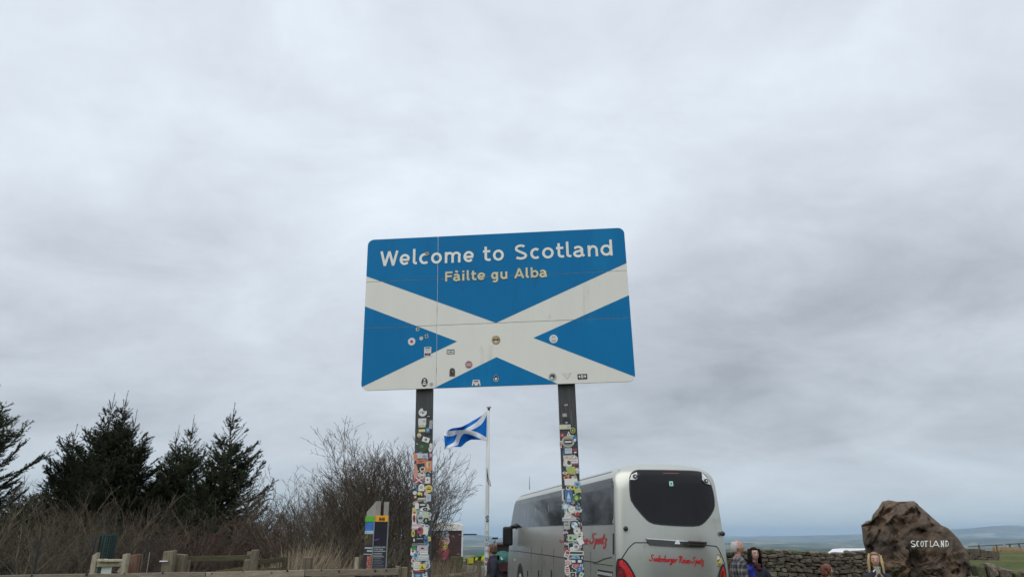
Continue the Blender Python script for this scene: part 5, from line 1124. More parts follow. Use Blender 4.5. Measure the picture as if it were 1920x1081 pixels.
a = at(222, 1072, 12.72)-FR.location; b = at(234, 1058, 12.72)-FR.location; G().bar(a, b, .05, .05).obj('brace', [PALE], FR)
a, b = at(223, 1055.5, 12.64)-FR.location, at(241, 1055, 12.54)-FR.location; G().bar(a, b, .012, .035).obj('hinge', [m_alu], FR)
a, b = at(191.5, 1059.5, 12.74)-FR.location, at(207, 1080, 12.74)-FR.location; G().box(((a.x+b.x)/2, a.y, (a.z+b.z)/2), (b.x-a.x, .012, a.z-b.z)).obj('board', [pm('white_board', (.62, .66, .62), .5, .05)], FR)
# tree guard: green plastic mesh tube
GRN = pm('green_mesh', (.020, .052, .045), .6, .25, 10); GRD = pm('green_mesh_dark', (.010, .02, .018), .7, .2, 10)
a = at(205, 1000, 13.4); g0 = gz(a.x, 13.4); hh = a.z-g0
TGd = thing('tree_guard', 'dark green plastic mesh tree guard rising above the pale wooden frame', 'tree guard', (a.x, 13.4, g0))
g = G()
for k in range(26):
    an = 2*math.pi*k/26; rr0 = .125; x_, y_ = rr0*math.cos(an), rr0*math.sin(an); g.bar((x_-.02, y_, 0), (x_*.92+.02*(random.random()), y_*.92, hh+random.uniform(-.03, .02)), .013, .013, 0, up=(0, 1, 0))
for k in range(40): z = hh*(k+.5)/40; g.tube([(.12*math.cos(2*math.pi*c/14)*(1-.06*z/hh), .12*math.sin(2*math.pi*c/14), z) for c in range(15)], .0045, 4, 0, cap=False)
stuff(g.obj('mesh_tube', [GRN], TGd)); G().tube([(0, 0, 0), (0.01, 0, hh*.99)], .105, 16, cap=True).obj('inner_sheet', [GRD], TGd)
G().tube([(-.10, -.11, 0), (-.09, -.11, hh*.98)], .015, 6).obj('stake', [GRD], TGd)
# wire netting behind the fences
g = G(); y0 = 14.6
WF = thing('wire_fence', 'fine rusty wire netting fence in front of the hedge', 'fence', (at(200, 1040, y0).x, y0, gz(-6, y0)))
x0 = at(-60, 1040, y0).x-WF.location.x; x1 = at(335, 1040, y0).x-WF.location.x; S = []; hz_ = at(100, 1008, y0).z-WF.location.z; st_p = .06; k = x0-hz_
while k < x1:
    for sg in (1, -1):
        xa = max(x0, min(x1, k if sg > 0 else k+hz_)); xb = max(x0, min(x1, k+hz_ if sg > 0 else k)); za = (xa-k) if sg > 0 else (k+hz_-xa); zb_ = (xb-k) if sg > 0 else (k+hz_-xb)
        if abs(xa-xb) > .01: S.append(((xa, 0, za), (xb, .002*sg, zb_), .0016, .0016, 0))
    k += st_p
stuff(link('netting', seg_mesh('netting', S, [pm('wire', (.10, .095, .09), .6, .2, 10, metal=.5)], 3), WF))
for px in (-30, 75, 178, 283):
    c = at(px, 1005, y0)-WF.location; G().tube([(c.x, .03, 0), (c.x, .03, c.z)], .02, 7).obj('post', [m_dk], WF)
for px0, px1, top_, sl_ in ((278, 280, 1036, 0), ):
    a = at(280, 1034, 13.6); thn = thing('plastic_stake', 'thin pale stake standing between the gatepost and the bolted fence post', 'stake', (a.x, 13.6, gz(a.x, 13.6)))
    G().tube([(0, 0, 0), (.01, 0, a.z-gz(a.x, 13.6))], .008, 6).obj('rod', [PALE], thn)

# ------------------------------------------------------------------ information column
IY = 14.0; c0 = at(701, 1000, IY); g0 = gz(c0.x, IY)
IC = thing('information_column', 'information column with green and yellow headed dark panels behind the fence', 'information column', (c0.x, IY, g0))
rt = at(725.5, 1000, IY); dr = Vector((rt.x-c0.x, .06, 0)); wR = dr.length; dr.normalize()
angL = R(48); wL = .33; dl_ = Vector((-math.cos(angL), math.sin(angL), 0))
zt_ = at(701, 965.5, IY).z-g0; zh = at(701, 977, IY).z-g0
m_steel = pm('panel_dark', (.028, .034, .046), .45, .1, 6); m_or = pm('header_orange', s2l(244, 172, 40), .5, .04, 6); m_gr = pm('header_green', s2l(84, 176, 40), .5, .04, 6)
m_night = pm('photo_night', (.012, .011, .022), .4, .3, 3); m_aur = pm('photo_violet', (.12, .055, .20), .4, .3, 5); m_sky = pm('photo_sky', (.05, .20, .55), .4, .25, 3); m_cl = pm('photo_cloud', (.42, .55, .66), .4, .3, 4)
m_hill = pm('photo_hill', (.075, .06, .03), .4, .5, 14, alt=[((.22, .20, .05), 9, .58)]); m_food = pm('photo_food', (.30, .08, .05), .4, .6, 22, alt=[((.60, .45, .32), 24, .55)]); m_txt = pm('panel_text', (.45, .47, .50), .5, .1, 9); m_brn = pm('logo_brown', (.09, .022, .012), .5, .1)
def face(dv, w, z0, z1, name, mat, parent, off=0., u0=0., u1=1., th=.012, poly=None):
    nv = Vector((dv.y, -dv.x, 0)); nv = nv if nv.y < 0 or dv.x < 0 and nv.y < 0 else -nv
    P = poly or [(u0, z0), (u1, z0), (u1, z1), (u0, z1)]; n = len(P)
    A1 = [Vector((0, 0, b))+dv*(w*a)+nv*off for a, b in P]; A2 = [v-nv*th for v in A1]
    g = G(); g.add(A1+A2, [tuple(range(n)), tuple(range(2*n-1, n-1, -1))]+[(i, i+n, (i+1) % n+n, (i+1) % n) for i in range(n)]); return g.obj(name, [mat], parent)
pr = face(dr, wR, 0, zh, 'panel', m_steel, IC); pl = face(dl_, wL, 0, zh, 'panel', m_steel, IC)
face(dr, wR, zh+.002, zt_, 'header', m_or, IC, .002); face(dl_, wL, zh+.002, zt_-.01, 'header', m_gr, IC, .002)
zz_ = lambda py: at(705, py, IY).z-g0
for a, b in ((.32, .44), (.50, .58), (.62, .74)): face(dr, wR, zz_(975), zz_(969), 'logo_block', m_brn, IC, .005, a, b, .004)
face(dr, wR, zz_(974), zz_(972), 'logo_block', m_brn, IC, .006, .40, .66, .004)
face(dr, wR, zz_(1021), zz_(977.5), 'night_photo', m_night, pr, .003, 0.03, .97, .004)
face(dr, wR, 0, 0, 'violet_glow', m_aur, pr, .006, poly=[(.03, zz_(1012.5)), (.2, zz_(1013)), (.45, zz_(1009.5)), (.35, zz_(1008.5)), (.03, zz_(1010.5))], th=.002)
zA_, zB_ = zz_(1023.8), zz_(1026.3)
for zc_, ww, body in ((zz_(1026.2), .86, 'BORDERLANDS'), (zz_(1030.2), .70, 'AFTER DARK')):
    nv = Vector((dr.y, -dr.x, 0)); text_on(body, lambda x, y, o: Vector((0, 0, zc_))+dr*(wR*(.05+x*ww))+nv*.006+Vector((0, 0, y)), .036, 0, 0, m_txt, pr, 'lettering')
face(dr, wR, zz_(1033), zz_(1031.6), 'rule', m_txt, pr, .004, .03, .92, .003)
for k in range(9): face(dr, wR, zz_(1037+k*3.2), zz_(1035.8+k*3.2), 'text_line', pm('text_dim', (.16, .17, .19), .5, .1) if k > 2 else m_txt, pr, .004, .04, random.uniform(.6, .9), .003)
face(dl_, wL, zz_(999), zz_(978), 'sky_photo', m_sky, pl, .003, .03, .97, .004); face(dl_, wL, zz_(1000), zz_(994), 'cloud', m_cl, pl, .005, .03, .97, .003); face(dl_, wL, zz_(1021), zz_(1000), 'hill_photo', m_hill, pl, .003, .03, .97, .004)
for k, (py, w_) in enumerate(((1026.5, .85), (1032, .6))): face(dl_, wL, zz_(py+1.4), zz_(py-1.4), 'text_line', m_txt, pl, .004, .06, w_, .003)
face(dl_, wL, zz_(1039), zz_(1037.6), 'rule', m_txt, pl, .004, .05, .95, .003); face(dl_, wL, zz_(1066), zz_(1041), 'food_photo', m_food, pl, .004, .1, .55, .004)
m_conc = pm('pale_stone_fin', (.30, .28, .25), .8, .12, 6, .2, alt=[((.22, .20, .18), 3, .6)])
zt2 = at(706, 938.5, IY).z-g0
face(dl_, wL, 0, 0, 'fin', m_conc, IC, -.02, poly=[(0.03, zt_-.01), (1, zt_-.01), (1, at(684, 958, IY).z-g0), (.03, zt2)], th=.05)
face(dr, wR, zt_, zt2, 'fin', m_conc, IC, -.01, .02, .40, .06); face(dr, wR, zt_, zt2-.01, 'fin', m_conc, IC, -.01, .64, 1.0, .06)
G().box((wR*.5, .12, (zt_+zt2)/2-.03), (wR*.3, .02, zt2-zt_-.06)).obj('back_plate', [pm('rust', (.06, .03, .025), .8)], IC)
G().bar(dr*wR+Vector((.004, .0, 0)), dr*wR+Vector((.004, 0, zt_)), .018, .018, up=(0, 1, 0)).obj('edge_trim', [m_alu], IC); G().bar(Vector((0, -.012, 0)), Vector((0, -.012, zt_)), .014, .014, up=(0, 1, 0)).obj('edge_trim', [m_alu], IC)

# ------------------------------------------------------------------ catering trailer, parasol, loaded trailer, cars
TY = 30.0; a = at(762, 992, TY); b = at(868, 992, TY); g0 = gz(a.x, TY); w = b.x-a.x
SN = thing('snack_trailer', 'dark brown painted catering trailer with white roof and colourful picture behind the bare branches', 'trailer', ((a.x+b.x)/2, TY, g0), R(6))
m_br = pm('dark_brown_paint', (.052, .026, .024), .6, .3, 3, alt=[((.085, .05, .04), 2, .6)]); zt_ = a.z-g0; zr = at(850, 977.5, TY).z-g0
g = G(); g.box((0, 1.6, .35+(zt_-.35)/2), (w, 3.2, zt_-.35)); bevel(g.obj('body', [m_br], SN), .04)
g = G(); g.prism([(-w/2-.03, zt_), (w/2+.03, zt_), (w/2+.03, zt_+.16), (w*.42, zr-.05), (w*.1, zr), (-w*.35, zr-.05), (-w/2-.03, zt_+.16)], -.04, 3.25); bevel(g.obj('roof', [pm('roof_white', (.72, .71, .64), .45, .05, 4)], SN), .03)
G().box((0, -.03, zt_+.01), (w+.04, .05, .09)).obj('trim', [m_lampw], SN); G().box((w/2-.02, -.02, zt_/2+.1), (.06, .05, zt_-.2)).obj('trim', [m_lampw], SN)
um_ = at(833, 1018, TY)-SN.location
for dx, dz, s1, c, kd in ((0, .32, .34, 'ltblue', 'circle'), (-.10, .18, .22, 'yellow', 'splat'), (.08, .10, .26, 'pink', 'circle'), (-.12, .0, .24, 'orange', 'splat'), (.03, -.08, .22, 'yellow', 'circle'), (-.02, -.30, .42, 'red', 'circle'), (-.02, -.26, .26, 'gold', 'splat'), (.12, .28, .16, 'paleg', 'splat'), (0, -.44, .3, 'crimson', 'oval')):
    o = sticker(SN, um_.x+dx, um_.z+dz, kd, s1, s1*1.15, c, 0, [('splat', .1, .05, .4, .4, random.choice(['orange', 'green', 'magenta', 'yellow']))], y=-.004-random.random()*.004); o.name = 'picture_piece'
for k in range(46):
    x = random.uniform(-w/2+.1, w/2-.15); z = random.choice([zt_-random.uniform(.1, .45), random.uniform(.6, zt_-.1)]); L_ = random.uniform(.03, .11)
    if abs(x-um_.x) < .25 and abs(z-um_.z) < .5: continue
    g = G(); g.tube([(x, -.006, z), (x+L_*.6, -.006, z+L_*.7), (x+L_, -.006, z-L_*.2)], .010, 4); g.obj('scrawl', [pm('scrawl_white', (.50, .48, .52), .6, .1)], SN)
g = G(); g.bar((w/2, .9, at(868, 1001, TY).z-g0), (w/2+.56, .9, at(890, 1001, TY).z-g0), 1.5, .05); g.obj('hatch_flap', [m_dk], SN)
for sx_ in (-w*.36, w*.36): g = G(); g.tube([(sx_-.1, 1.5, .33), (sx_+.1, 1.5, .33)], .33, 18); g.obj('wheel', [m_tyre], SN)
# parasol
c = at(905, 1036, 21); g0 = gz(c.x, 21)
PS = thing('market_parasol', 'green and yellow market parasol, slumped low left of the flagpole foot', 'parasol', (c.x, 21, g0)); hc = at(905, 1029, 21).z-g0
m_pg = pm('parasol_green', (.018, .12, .05), .7, .2, 5); m_py = pm('parasol_yellow', (.78, .72, .03), .6, .06, 5)
n8 = 12; V = [(0.15, 0, hc)]+[((.46*math.cos(2*math.pi*k/n8)), .46*math.sin(2*math.pi*k/n8), hc-.20-.06*math.cos(2*math.pi*k/n8+.6)*-1) for k in range(n8)]
g = G(); g.add(V, [(0, k+1, (k+1) % n8+1) for k in range(n8)]); o = g.obj('canopy', [m_pg], PS); o.modifiers.new('cloth', 'SOLIDIFY').thickness = .01
for k in range(n8):
    if k % 3 == 2: continue
    a_, b_ = Vector(V[k+1]), Vector(V[(k+1) % n8+1]); g = G(); g.add([a_, b_, b_+Vector((0, 0, -.15)), a_+Vector((0, 0, -.13))], [(0, 1, 2, 3)]); o = g.obj('valance', [m_py if k % 2 else m_pg], PS); o.modifiers.new('cloth', 'SOLIDIFY').thickness = .008
for p4 in ([(889.5, 1049), (894, 1049.5), (897, 1044.5), (892.5, 1044)], [(902, 1050), (904, 1049), (913.5, 1037.5), (909, 1038), (902.5, 1044.5)]):
    q4 = [at(x, y, 20.45)-PS.location for x, y in p4]; g = G(); n = len(q4); g.add(q4+[v+Vector((0, .012, 0)) for v in q4], [tuple(range(n)), tuple(range(2*n-1, n-1, -1))]+[(i, (i+1) % n, n+(i+1) % n, n+i) for i in range(n)]); g.obj('flap', [m_py], PS)
G().tube([(0, 0, 0), (.1, 0, hc-.02)], .02, 8).obj('pole', [m_dk], PS)
# loaded trailer left of the coach's nose
VY = 31.0; c = at(950, 1060, VY); g0 = gz(c.x, VY)
LTd = thing('loaded_trailer', 'dark maroon loaded vehicle under a teal tarpaulin, beyond the flagpole foot', 'trailer', (c.x, VY, g0)); lz = lambda py: at(940, py, VY).z-g0; lx = lambda px: at(px, 1040, VY).x-c.x
m_mar = pm('maroon', (.045, .010, .012), .5, .3, 4); m_teal = pm('tarpaulin_teal', (.012, .105, .085), .65, .25, 5)
g = G(); g.box(((lx(922)+lx(985))/2, .9, (lz(1072)+lz(1050))/2), (lx(985)-lx(922), 1.8, lz(1050)-lz(1072))); bevel(g.obj('bed', [m_mar], LTd), .05)
g = G(); g.sphere(((lx(922)+lx(962))/2, .8, lz(1050)), 1, nu=18, nv=10, sc3=((lx(962)-lx(922))/2, .85, lz(1032)-lz(1050))); g.obj('tarpaulin', [m_teal], LTd, smooth=True)
g = G(); g.box(((lx(931)+lx(985))/2, 1.3, (lz(1040)+lz(1020))/2), (lx(985)-lx(931), .8, lz(1020)-lz(1040))); bevel(g.obj('load', [pm('dark_load', (.022, .014, .014), .7, .3, 5)], LTd), .03)
for k in range(8): G().box((lx(931.5+k*3.6), .88, lz(1018.6)), (.055, .06, lz(1016.5)-lz(1021))).obj('rack_peg', [pm('rack_red', (.16, .035, .022), .6, .2)], LTd)
G().bar((lx(930), .88, lz(1021)), (lx(962), .88, lz(1021)), .05, .05).obj('rack_rail', [m_mar], LTd)
G().bar((lx(925.5), .6, lz(1024)), (lx(926), .6, lz(1013)), .04, .04, up=(0, 1, 0)).obj('upright', [m_dk], LTd)
g = G(); g.bar((lx(922), .5, lz(1008.6)), (lx(933), .5, lz(1008.0)), .06, .075); g.bar((lx(928.5), .5, lz(1009)), (lx(929), .5, lz(1024)), .015, .015, up=(0, 1, 0)); g.obj('mirror', [m_dk], LTd)
a = [at(x, y, VY-.2)-LTd.location for x, y in ((939, 1042), (943.5, 1048), (939, 1048))]; g = G(); g.add(a+[v+Vector((0, .02, 0)) for v in a], [(0, 1, 2), (5, 4, 3), (0, 3, 4, 1), (1, 4, 5, 2), (2, 5, 3, 0)]); g.obj('pennant', [m_lampw], LTd)
G().sphere((lx(932.5), -.05, lz(1059)), .035).obj('lamp', [m_lampw], LTd)
for px in (945, 972): g = G(); g.tube([(lx(px), .1, .36), (lx(px), .34, .36)], .34, 18); g.obj('wheel', [m_tyre], LTd)
# white car beyond the wall
CY = 31.0; a = at(1593, 1028, CY); g0 = gz(a.x, CY)
WC = thing('parked_car', 'white car whose roof just shows over the stone wall left of the boulder', 'car', (a.x+1.4, CY, g0)); zr = at(1605, 1028, CY).z-g0; m_wc = pm('car_white', (.80, .80, .80), .25, .03, 3, coat=.6)
pf = [(-2.1, .3), (2.1, .3), (2.12, .75), (1.95, zr*.68), (1.4, zr*.73), (1.1, zr-.05), (.7, zr), (-1.0, zr), (-1.4, zr-.03), (-1.95, zr*.70), (-2.1, zr*.55)]
g = G(); g.prism(pf, 0, 1.7); bevel(g.obj('body', [m_wc], WC), .06, 3)
g = G(); g.prism([(-1.85, zr*.70), (1.25, zr*.72), (1.0, zr-.10), (-1.25, zr-.10)], -.006, 0.02); g.obj('side_window', [m_glass], WC)
for x in (-1.35, 1.35):
    for y in (.02, 1.5): g = G(); g.tube([(x, y, .32), (x, y+.2, .32)], .32, 16); g.obj('wheel', [m_tyre], WC)

# small fences right: by the flagpole and far across the field
FC = thing('post_and_rail_fence', 'weathered post and rail fence left of the flagpole foot, half lost in dry grass', 'fence', (at(885, 1070, 15.5).x, 15.5, gz(-1, 15.5)))
post_from(894.5, 902.5, 1050, 15.5, FC, WOODV); post_from(845, 868, 1042, 15.9, FC, WOODM, depth=.1); rail_from((800, 1078), (868, 1073), 15.8, 15.7, 4, FC, WOOD); rail_from((868, 1071.5), (900, 1068.5), 15.6, 15.5, 4, FC, WOOD); rail_from((868, 1080), (912, 1078), 15.6, 15.5, 5, FC, WOOD)
FD = thing('field_fence', 'far dark timber fence crossing the field at the right edge of the photo', 'fence', (at(1890, 1030, 112).x, 112, gz(70, 112)))
for px, pt in ((1797, 1018), (1893, 1020), (1910.5, 1018.2), (1928, 1017), (1946, 1016)):
    if px > 1800: c = at(px, pt, 112)-FD.location; G().box((c.x, 0, c.z-.7), (.20, .16, 1.6)).obj('post', [WOODM], FD)
for y_, t_ in ((0, .14), (6, .06)):
    a, b = at(1886, 1019.5+y_, 111.9)-FD.location, at(1975, 1015+y_, 111.9)-FD.location; G().bar(a, b, .06, t_).obj('rail', [WOODM], FD)
FE = thing('field_fence', 'faint wire fence running down behind the tumbled stone wall', 'fence', (at(1850, 1030, 90).x, 90, gz(55, 90)))
a, b = at(1815, 1023.5, 90)-FE.location, at(1880, 1020.5, 90)-FE.location; G().bar(a, b, .04, .07).obj('rail', [WOODM], FE)
for px in (1835, 1868): c = at(px, 1021, 90)-FE.location; G().box((c.x, 0, c.z-.5), (.12, .12, 1.1)).obj('post', [WOODM], FE)
# solitary low tree tips in front of the gap

# ------------------------------------------------------------------ people
SKIN = pm('skin', (.50, .30, .235), .55, .06, 12); SKINR = pm('skin_ruddy', (.47, .235, .18), .55, .08, 12)
HAIRG = pm('hair_grey', (.48, .46, .44), .7, .2, 30, stretch=(3, 3, 1)); HAIRD = pm('hair_dark', (.012, .009, .008), .8, .3, 30, spec=.1); HAIRB = pm('hair_blonde', (.44, .32, .15), .55, .3, 20, stretch=(6, 6, 1), alt=[((.26, .17, .07), 9, .55)])
HAIRRT = pm('hair_blonde_roots', (.20, .13, .07), .6, .3, 20); HAIRR = pm('hair_auburn', (.14, .045, .022), .6, .3, 20, stretch=(5, 5, 1))
JN = pm('navy_jacket', (.010, .012, .026), .8, .25, 6, .2); JB = pm('blue_jacket', (.018, .030, .36), .6, .15, 5, .15); JND = pm('dark_top', (.012, .012, .03), .8, .2, 8); TRD = pm('dark_trousers', (.018, .018, .024), .85, .2, 8); SCF = pm('maroon_scarf', (.055, .010, .018), .9, .3, 14); SHOE = pm('shoe', (.02, .018, .016), .6, .2, 8)
EYEW = pm('eye_white', (.7, .68, .66), .3, .02); EYED = pm('eye_dark', (.02, .015, .012), .3, .1); LIP = pm('lips', (.38, .10, .09), .5, .05)
pl_ = bpy.data.materials.new('plaid_cloth'); pl_.use_nodes = True
def plaid(m):
    t = m.node_tree; n = t.nodes; l = t.links; b = n['Principled BSDF']; b.inputs['Roughness'].default_value = .9
    tc_ = n.new('ShaderNodeTexCoord'); s = n.new('ShaderNodeSeparateXYZ'); l.new(tc_.outputs['Object'], s.inputs[0])
    def M(op, a, c=None):
        q = n.new('ShaderNodeMath'); q.operation = op
        for i_, v_ in enumerate((a, c)):
            if v_ is None: continue
            if isinstance(v_, (int, float)): q.inputs[i_].default_value = v_
            else: l.new(v_, q.inputs[i_])
        return q.outputs[0]
    hx = M('ADD', s.outputs[0], s.outputs[1])
    def bands(v, sc_, ph): return M('GREATER_THAN', M('SINE', M('ADD', M('MULTIPLY', v, sc_), ph)), .55)
    base = M('ADD', M('ADD', bands(s.outputs[2], 68, 0), bands(s.outputs[2], 34, 1)), M('ADD', bands(hx, 74, 0), bands(hx, 37, 1)))
    r = n.new('ShaderNodeValToRGB'); l.new(M('MULTIPLY', base, .3), r.inputs[0]); e = r.color_ramp.elements
    e[0].color = (.018, .018, .024, 1); e[1].color = (.22, .20, .20, 1); q = e.new(.4); q.color = (.075, .072, .080, 1)
    l.new(r.outputs[0], b.inputs['Base Color'])
plaid(pl_)
def skinned(name, verts, edges, rad, mat, parent, root=0, lvl=2):
    me = bpy.data.meshes.new(name); me.from_pydata([tuple(v) for v in verts], edges, []); o = bpy.data.objects.new(name, me); COL.objects.link(o)
    m = o.modifiers.new('skin', 'SKIN'); m.use_smooth_shade = True
    m.branch_smoothing = .4
    if not me.skin_vertices: me.skin_vertices.new() if hasattr(me.skin_vertices, 'new') else None
    for i_, r in enumerate(rad):
        sv = me.skin_vertices[0].data[i_]; sv.radius = (r, r) if isinstance(r, (int, float)) else r; sv.use_root = (i_ == root)
    s = o.modifiers.new('sub', 'SUBSURF'); s.levels = lvl; s.render_levels = lvl
    dg = bpy.context.evaluated_depsgraph_get(); nm = bpy.data.meshes.new_from_object(o.evaluated_get(dg)); bpy.data.objects.remove(o); bpy.data.meshes.remove(me)
    nm.name = name; nm.materials.clear(); nm.materials.append(mat)
    for p in nm.polygons: p.use_smooth = True
    return link(name, nm, parent)
def person(label, px, py, Y, rz, armL, armR, lean=(0, 0), skin=SKIN, jacket=JN, hair=None, hairmat=None, trousers=TRD, female=False, headturn=0, ctop=None, hmin=None, extra=None, coat_len=.80, shift=0):
    """local model 1.75 m tall, facing -y; px, py = crown of the head in the photo"""
    hd = at(px, py, Y); g0 = gz(hd.x, Y); s = (hd.z-g0)/1.765
    rx, ry = lean; off = Matrix.Rotation(rz, 3, 'Z') @ Vector((rx*1.0, ry*1.0, 0))*s
    t = thing('person', label, 'person', (hd.x-off.x, Y-off.y, g0), rz); t.scale = (s, s, s)
    Ln = lambda p: Vector((p[0]+rx*max(0, p[2]-.9)/.85, p[1]+ry*max(0, p[2]-.9)/.85, p[2]))
    sh = .155 if female else .175
    J = dict(pel=(0, 0, .95), sp=(0, 0, 1.12), ch=(0, 0, 1.30), nb=(0, .01, 1.45), nk=(0, .012, 1.53), jaw=(0, -.016, 1.585), hd=(0, 0, 1.645), cr=(0, .006, 1.70), nose=(0, -.108, 1.632), ear1=(.088, .01, 1.64), ear2=(-.088, .01, 1.64),
             hl=(.095, 0, .90), kl=(.11, -.01, .50), al=(.11, .02, .09), tl=(.12, -.15, .04), hr=(-.095, 0, .90), kr=(-.11, -.01, .50), ar=(-.11, .02, .09), tr=(-.12, -.15, .04))
    Rd = dict(pel=.115, sp=.10, ch=.105, nb=.055, nk=.058, jaw=.060, hd=.070, cr=.055, nose=.013, ear1=.018, ear2=.018, hl=.095, kl=.062, al=.042, tl=.035, hr=.095, kr=.062, ar=.042, tr=.035)
    E_ = [('pel', 'sp'), ('sp', 'ch'), ('ch', 'nb'), ('nb', 'nk'), ('nk', 'jaw'), ('jaw', 'hd'), ('hd', 'cr'), ('hd', 'nose'), ('hd', 'ear1'), ('hd', 'ear2'), ('pel', 'hl'), ('hl', 'kl'), ('kl', 'al'), ('al', 'tl'), ('pel', 'hr'), ('hr', 'kr'), ('kr', 'ar'), ('ar', 'tr')]
    for sd_, arm in (('L', armL), ('R', armR)):
        sg = 1 if sd_ == 'L' else -1; el_, wr, pd = [Vector(v) for v in arm]; pd = pd.normalized(); side = pd.cross(Vector((0, 0, 1)));
        if side.length < .1: side = Vector((1, 0, 0))
        side.normalize(); palm = wr+pd*.055; up_ = side.cross(pd)
        J['s'+sd_] = (sg*sh, .005, 1.40); Rd['s'+sd_] = .045; J['e'+sd_] = tuple(el_); Rd['e'+sd_] = .045; J['w'+sd_] = tuple(wr); Rd['w'+sd_] = .028; J['p'+sd_] = tuple(palm); Rd['p'+sd_] = (.034, .022)
        E_ += [('ch', 's'+sd_), ('s'+sd_, 'e'+sd_), ('e'+sd_, 'w'+sd_), ('w'+sd_, 'p'+sd_)]
        for f_, (o_f, ln) in enumerate(((-.027, .062), (-.009, .072), (.009, .068), (.026, .052))):
            b_ = palm+up_*0+side*o_f+pd*.022; m1 = b_+pd*ln*.5-up_*.008; m2 = m1+(pd*.6-up_*.8).normalized()*ln*.45
            for q_, (pp, rr_) in enumerate(((b_, .0095), (m1, .0088), (m2, .0075))): J[f'f{sd_}{f_}{q_}'] = tuple(pp); Rd[f'f{sd_}{f_}{q_}'] = rr_
            E_ += [('p'+sd_, f'f{sd_}{f_}0'), (f'f{sd_}{f_}0', f'f{sd_}{f_}1'), (f'f{sd_}{f_}1', f'f{sd_}{f_}2')]
        b_ = wr+pd*.03+side*(-.026*sg); m1 = b_+(pd*.6-side*sg*.8).normalized()*.035; m2 = m1+(pd*.9-up_*.4).normalized()*.028
        for q_, pp in enumerate((m1, m2)): J[f't{sd_}{q_}'] = tuple(pp); Rd[f't{sd_}{q_}'] = .0098-.0015*q_
        E_ += [('w'+sd_, f't{sd_}0'), (f't{sd_}0', f't{sd_}1')]
    Lm = {k: Ln(v) for k, v in J.items()}
    Lm['jaw'] = Lm['jaw']+Vector((0, .02, 0))
    if headturn:
        c_ = Lm['hd']
        for k in ('nose', 'ear1', 'ear2', 'jaw'): Lm[k] = c_+Matrix.Rotation(headturn, 3, 'Z') @ (Lm[k]-c_)
    ks = list(Lm); ix = {k: i_ for i_, k in enumerate(ks)}
    bo_ = skinned('body', [Lm[k] for k in ks], [(ix[a_], ix[b_]) for a_, b_ in E_], [Rd[k] for k in ks], skin, t)
    hc_ = Lm['hd']; RT = Matrix.Rotation(headturn, 3, 'Z')
    bmh = bmesh.new(); bmh.from_mesh(bo_.data); NH, MH = 30, 24; VH = []
    def bump(d, c, w, a): return a*math.exp(-((d-Vector(c)).length/w)**2)
    for j_ in range(MH+1):
        th_ = math.pi*j_/MH
        for i_ in range(NH):
            ph = 2*math.pi*i_/NH; d = Vector((math.sin(th_)*math.sin(ph), -math.sin(th_)*math.cos(ph), math.cos(th_)))
            x_, y_, z_ = .074*d.x, .095*d.y, .113*d.z
            if d.z < 0: x_ *= 1-.42*abs(d.z)**1.4; y_ *= (1-.10*abs(d.z)) if d.y < 0 else (1-.45*abs(d.z))
            if d.y < 0: y_ *= .93
            y_ -= bump(d, (0, -.99, -.10), .16, .026)+bump(d, (0, -.99, .06), .12, .010)+bump(d, (0, -.66, -.74), .25, .012)+bump(d, (0, -.92, -.38), .16, .007)+bump(d, (.25, -.9, .28), .25, .004)+bump(d, (-.25, -.9, .28), .25, .004)
            y_ += bump(d, (.36, -.92, .10), .17, .009)+bump(d, (-.36, -.92, .10), .17, .009)
            VH.append(bmh.verts.new(hc_+RT @ Vector((x_, y_, z_+.002))))
    for j_ in range(MH):
        for i_ in range(NH):
            try: f_ = bmh.faces.new((VH[j_*NH+i_], VH[(j_+1)*NH+i_], VH[(j_+1)*NH+(i_+1) % NH], VH[j_*NH+(i_+1) % NH])); f_.smooth = True
            except ValueError: pass
    bmesh.ops.remove_doubles(bmh, verts=VH, dist=1e-5)
    bmh.to_mesh(bo_.data); bmh.free()
    def sub(name, keys, ed, rads, mat, pts=None):
        pts = pts or {}; P = [pts.get(k, Lm.get(k)) for k in keys]; id_ = {k: i_ for i_, k in enumerate(keys)}
        return skinned(name, P, [(id_[a_], id_[b_]) for a_, b_ in ed], rads, mat, t)
    hem = Ln((0, 0, coat_len)); cuff = {q_: Lm['e'+q_].lerp(Lm['w'+q_], .93) for q_ in 'LR'}
    jk = sub('jacket', ['pel', 'hem', 'sp', 'ch', 'nb', 'col', 'sL', 'eL', 'cL', 'sR', 'eR', 'cR'], [('hem', 'pel'), ('pel', 'sp'), ('sp', 'ch'), ('ch', 'nb'), ('nb', 'col'), ('ch', 'sL'), ('sL', 'eL'), ('eL', 'cL'), ('ch', 'sR'), ('sR', 'eR'), ('eR', 'cR')],
        [.175, .185, .165, .165, .135, .088, .092, .068, .046, .092, .068, .046], jacket, {'hem': hem, 'col': Ln((0, .016, 1.535)), 'cL': cuff['L'], 'cR': cuff['R']})
    for q_ in 'lr':
        sub('trouser_leg', ['h'+q_, 'k'+q_, 'x'], [('h'+q_, 'k'+q_), ('k'+q_, 'x')], [.115, .08, .062], trousers, {'x': Lm['a'+q_]+Vector((0, 0, .02))})
        sub('shoe', ['x', 't'+q_], [('x', 't'+q_)], [.05, .045], SHOE, {'x': Lm['a'+q_]+Vector((0, .02, -.035))})
    hc_ = Lm['hd']; RT = Matrix.Rotation(headturn, 3, 'Z')
    hp = lambda x, y, z: hc_+RT @ Vector((x, y, z-1.645))
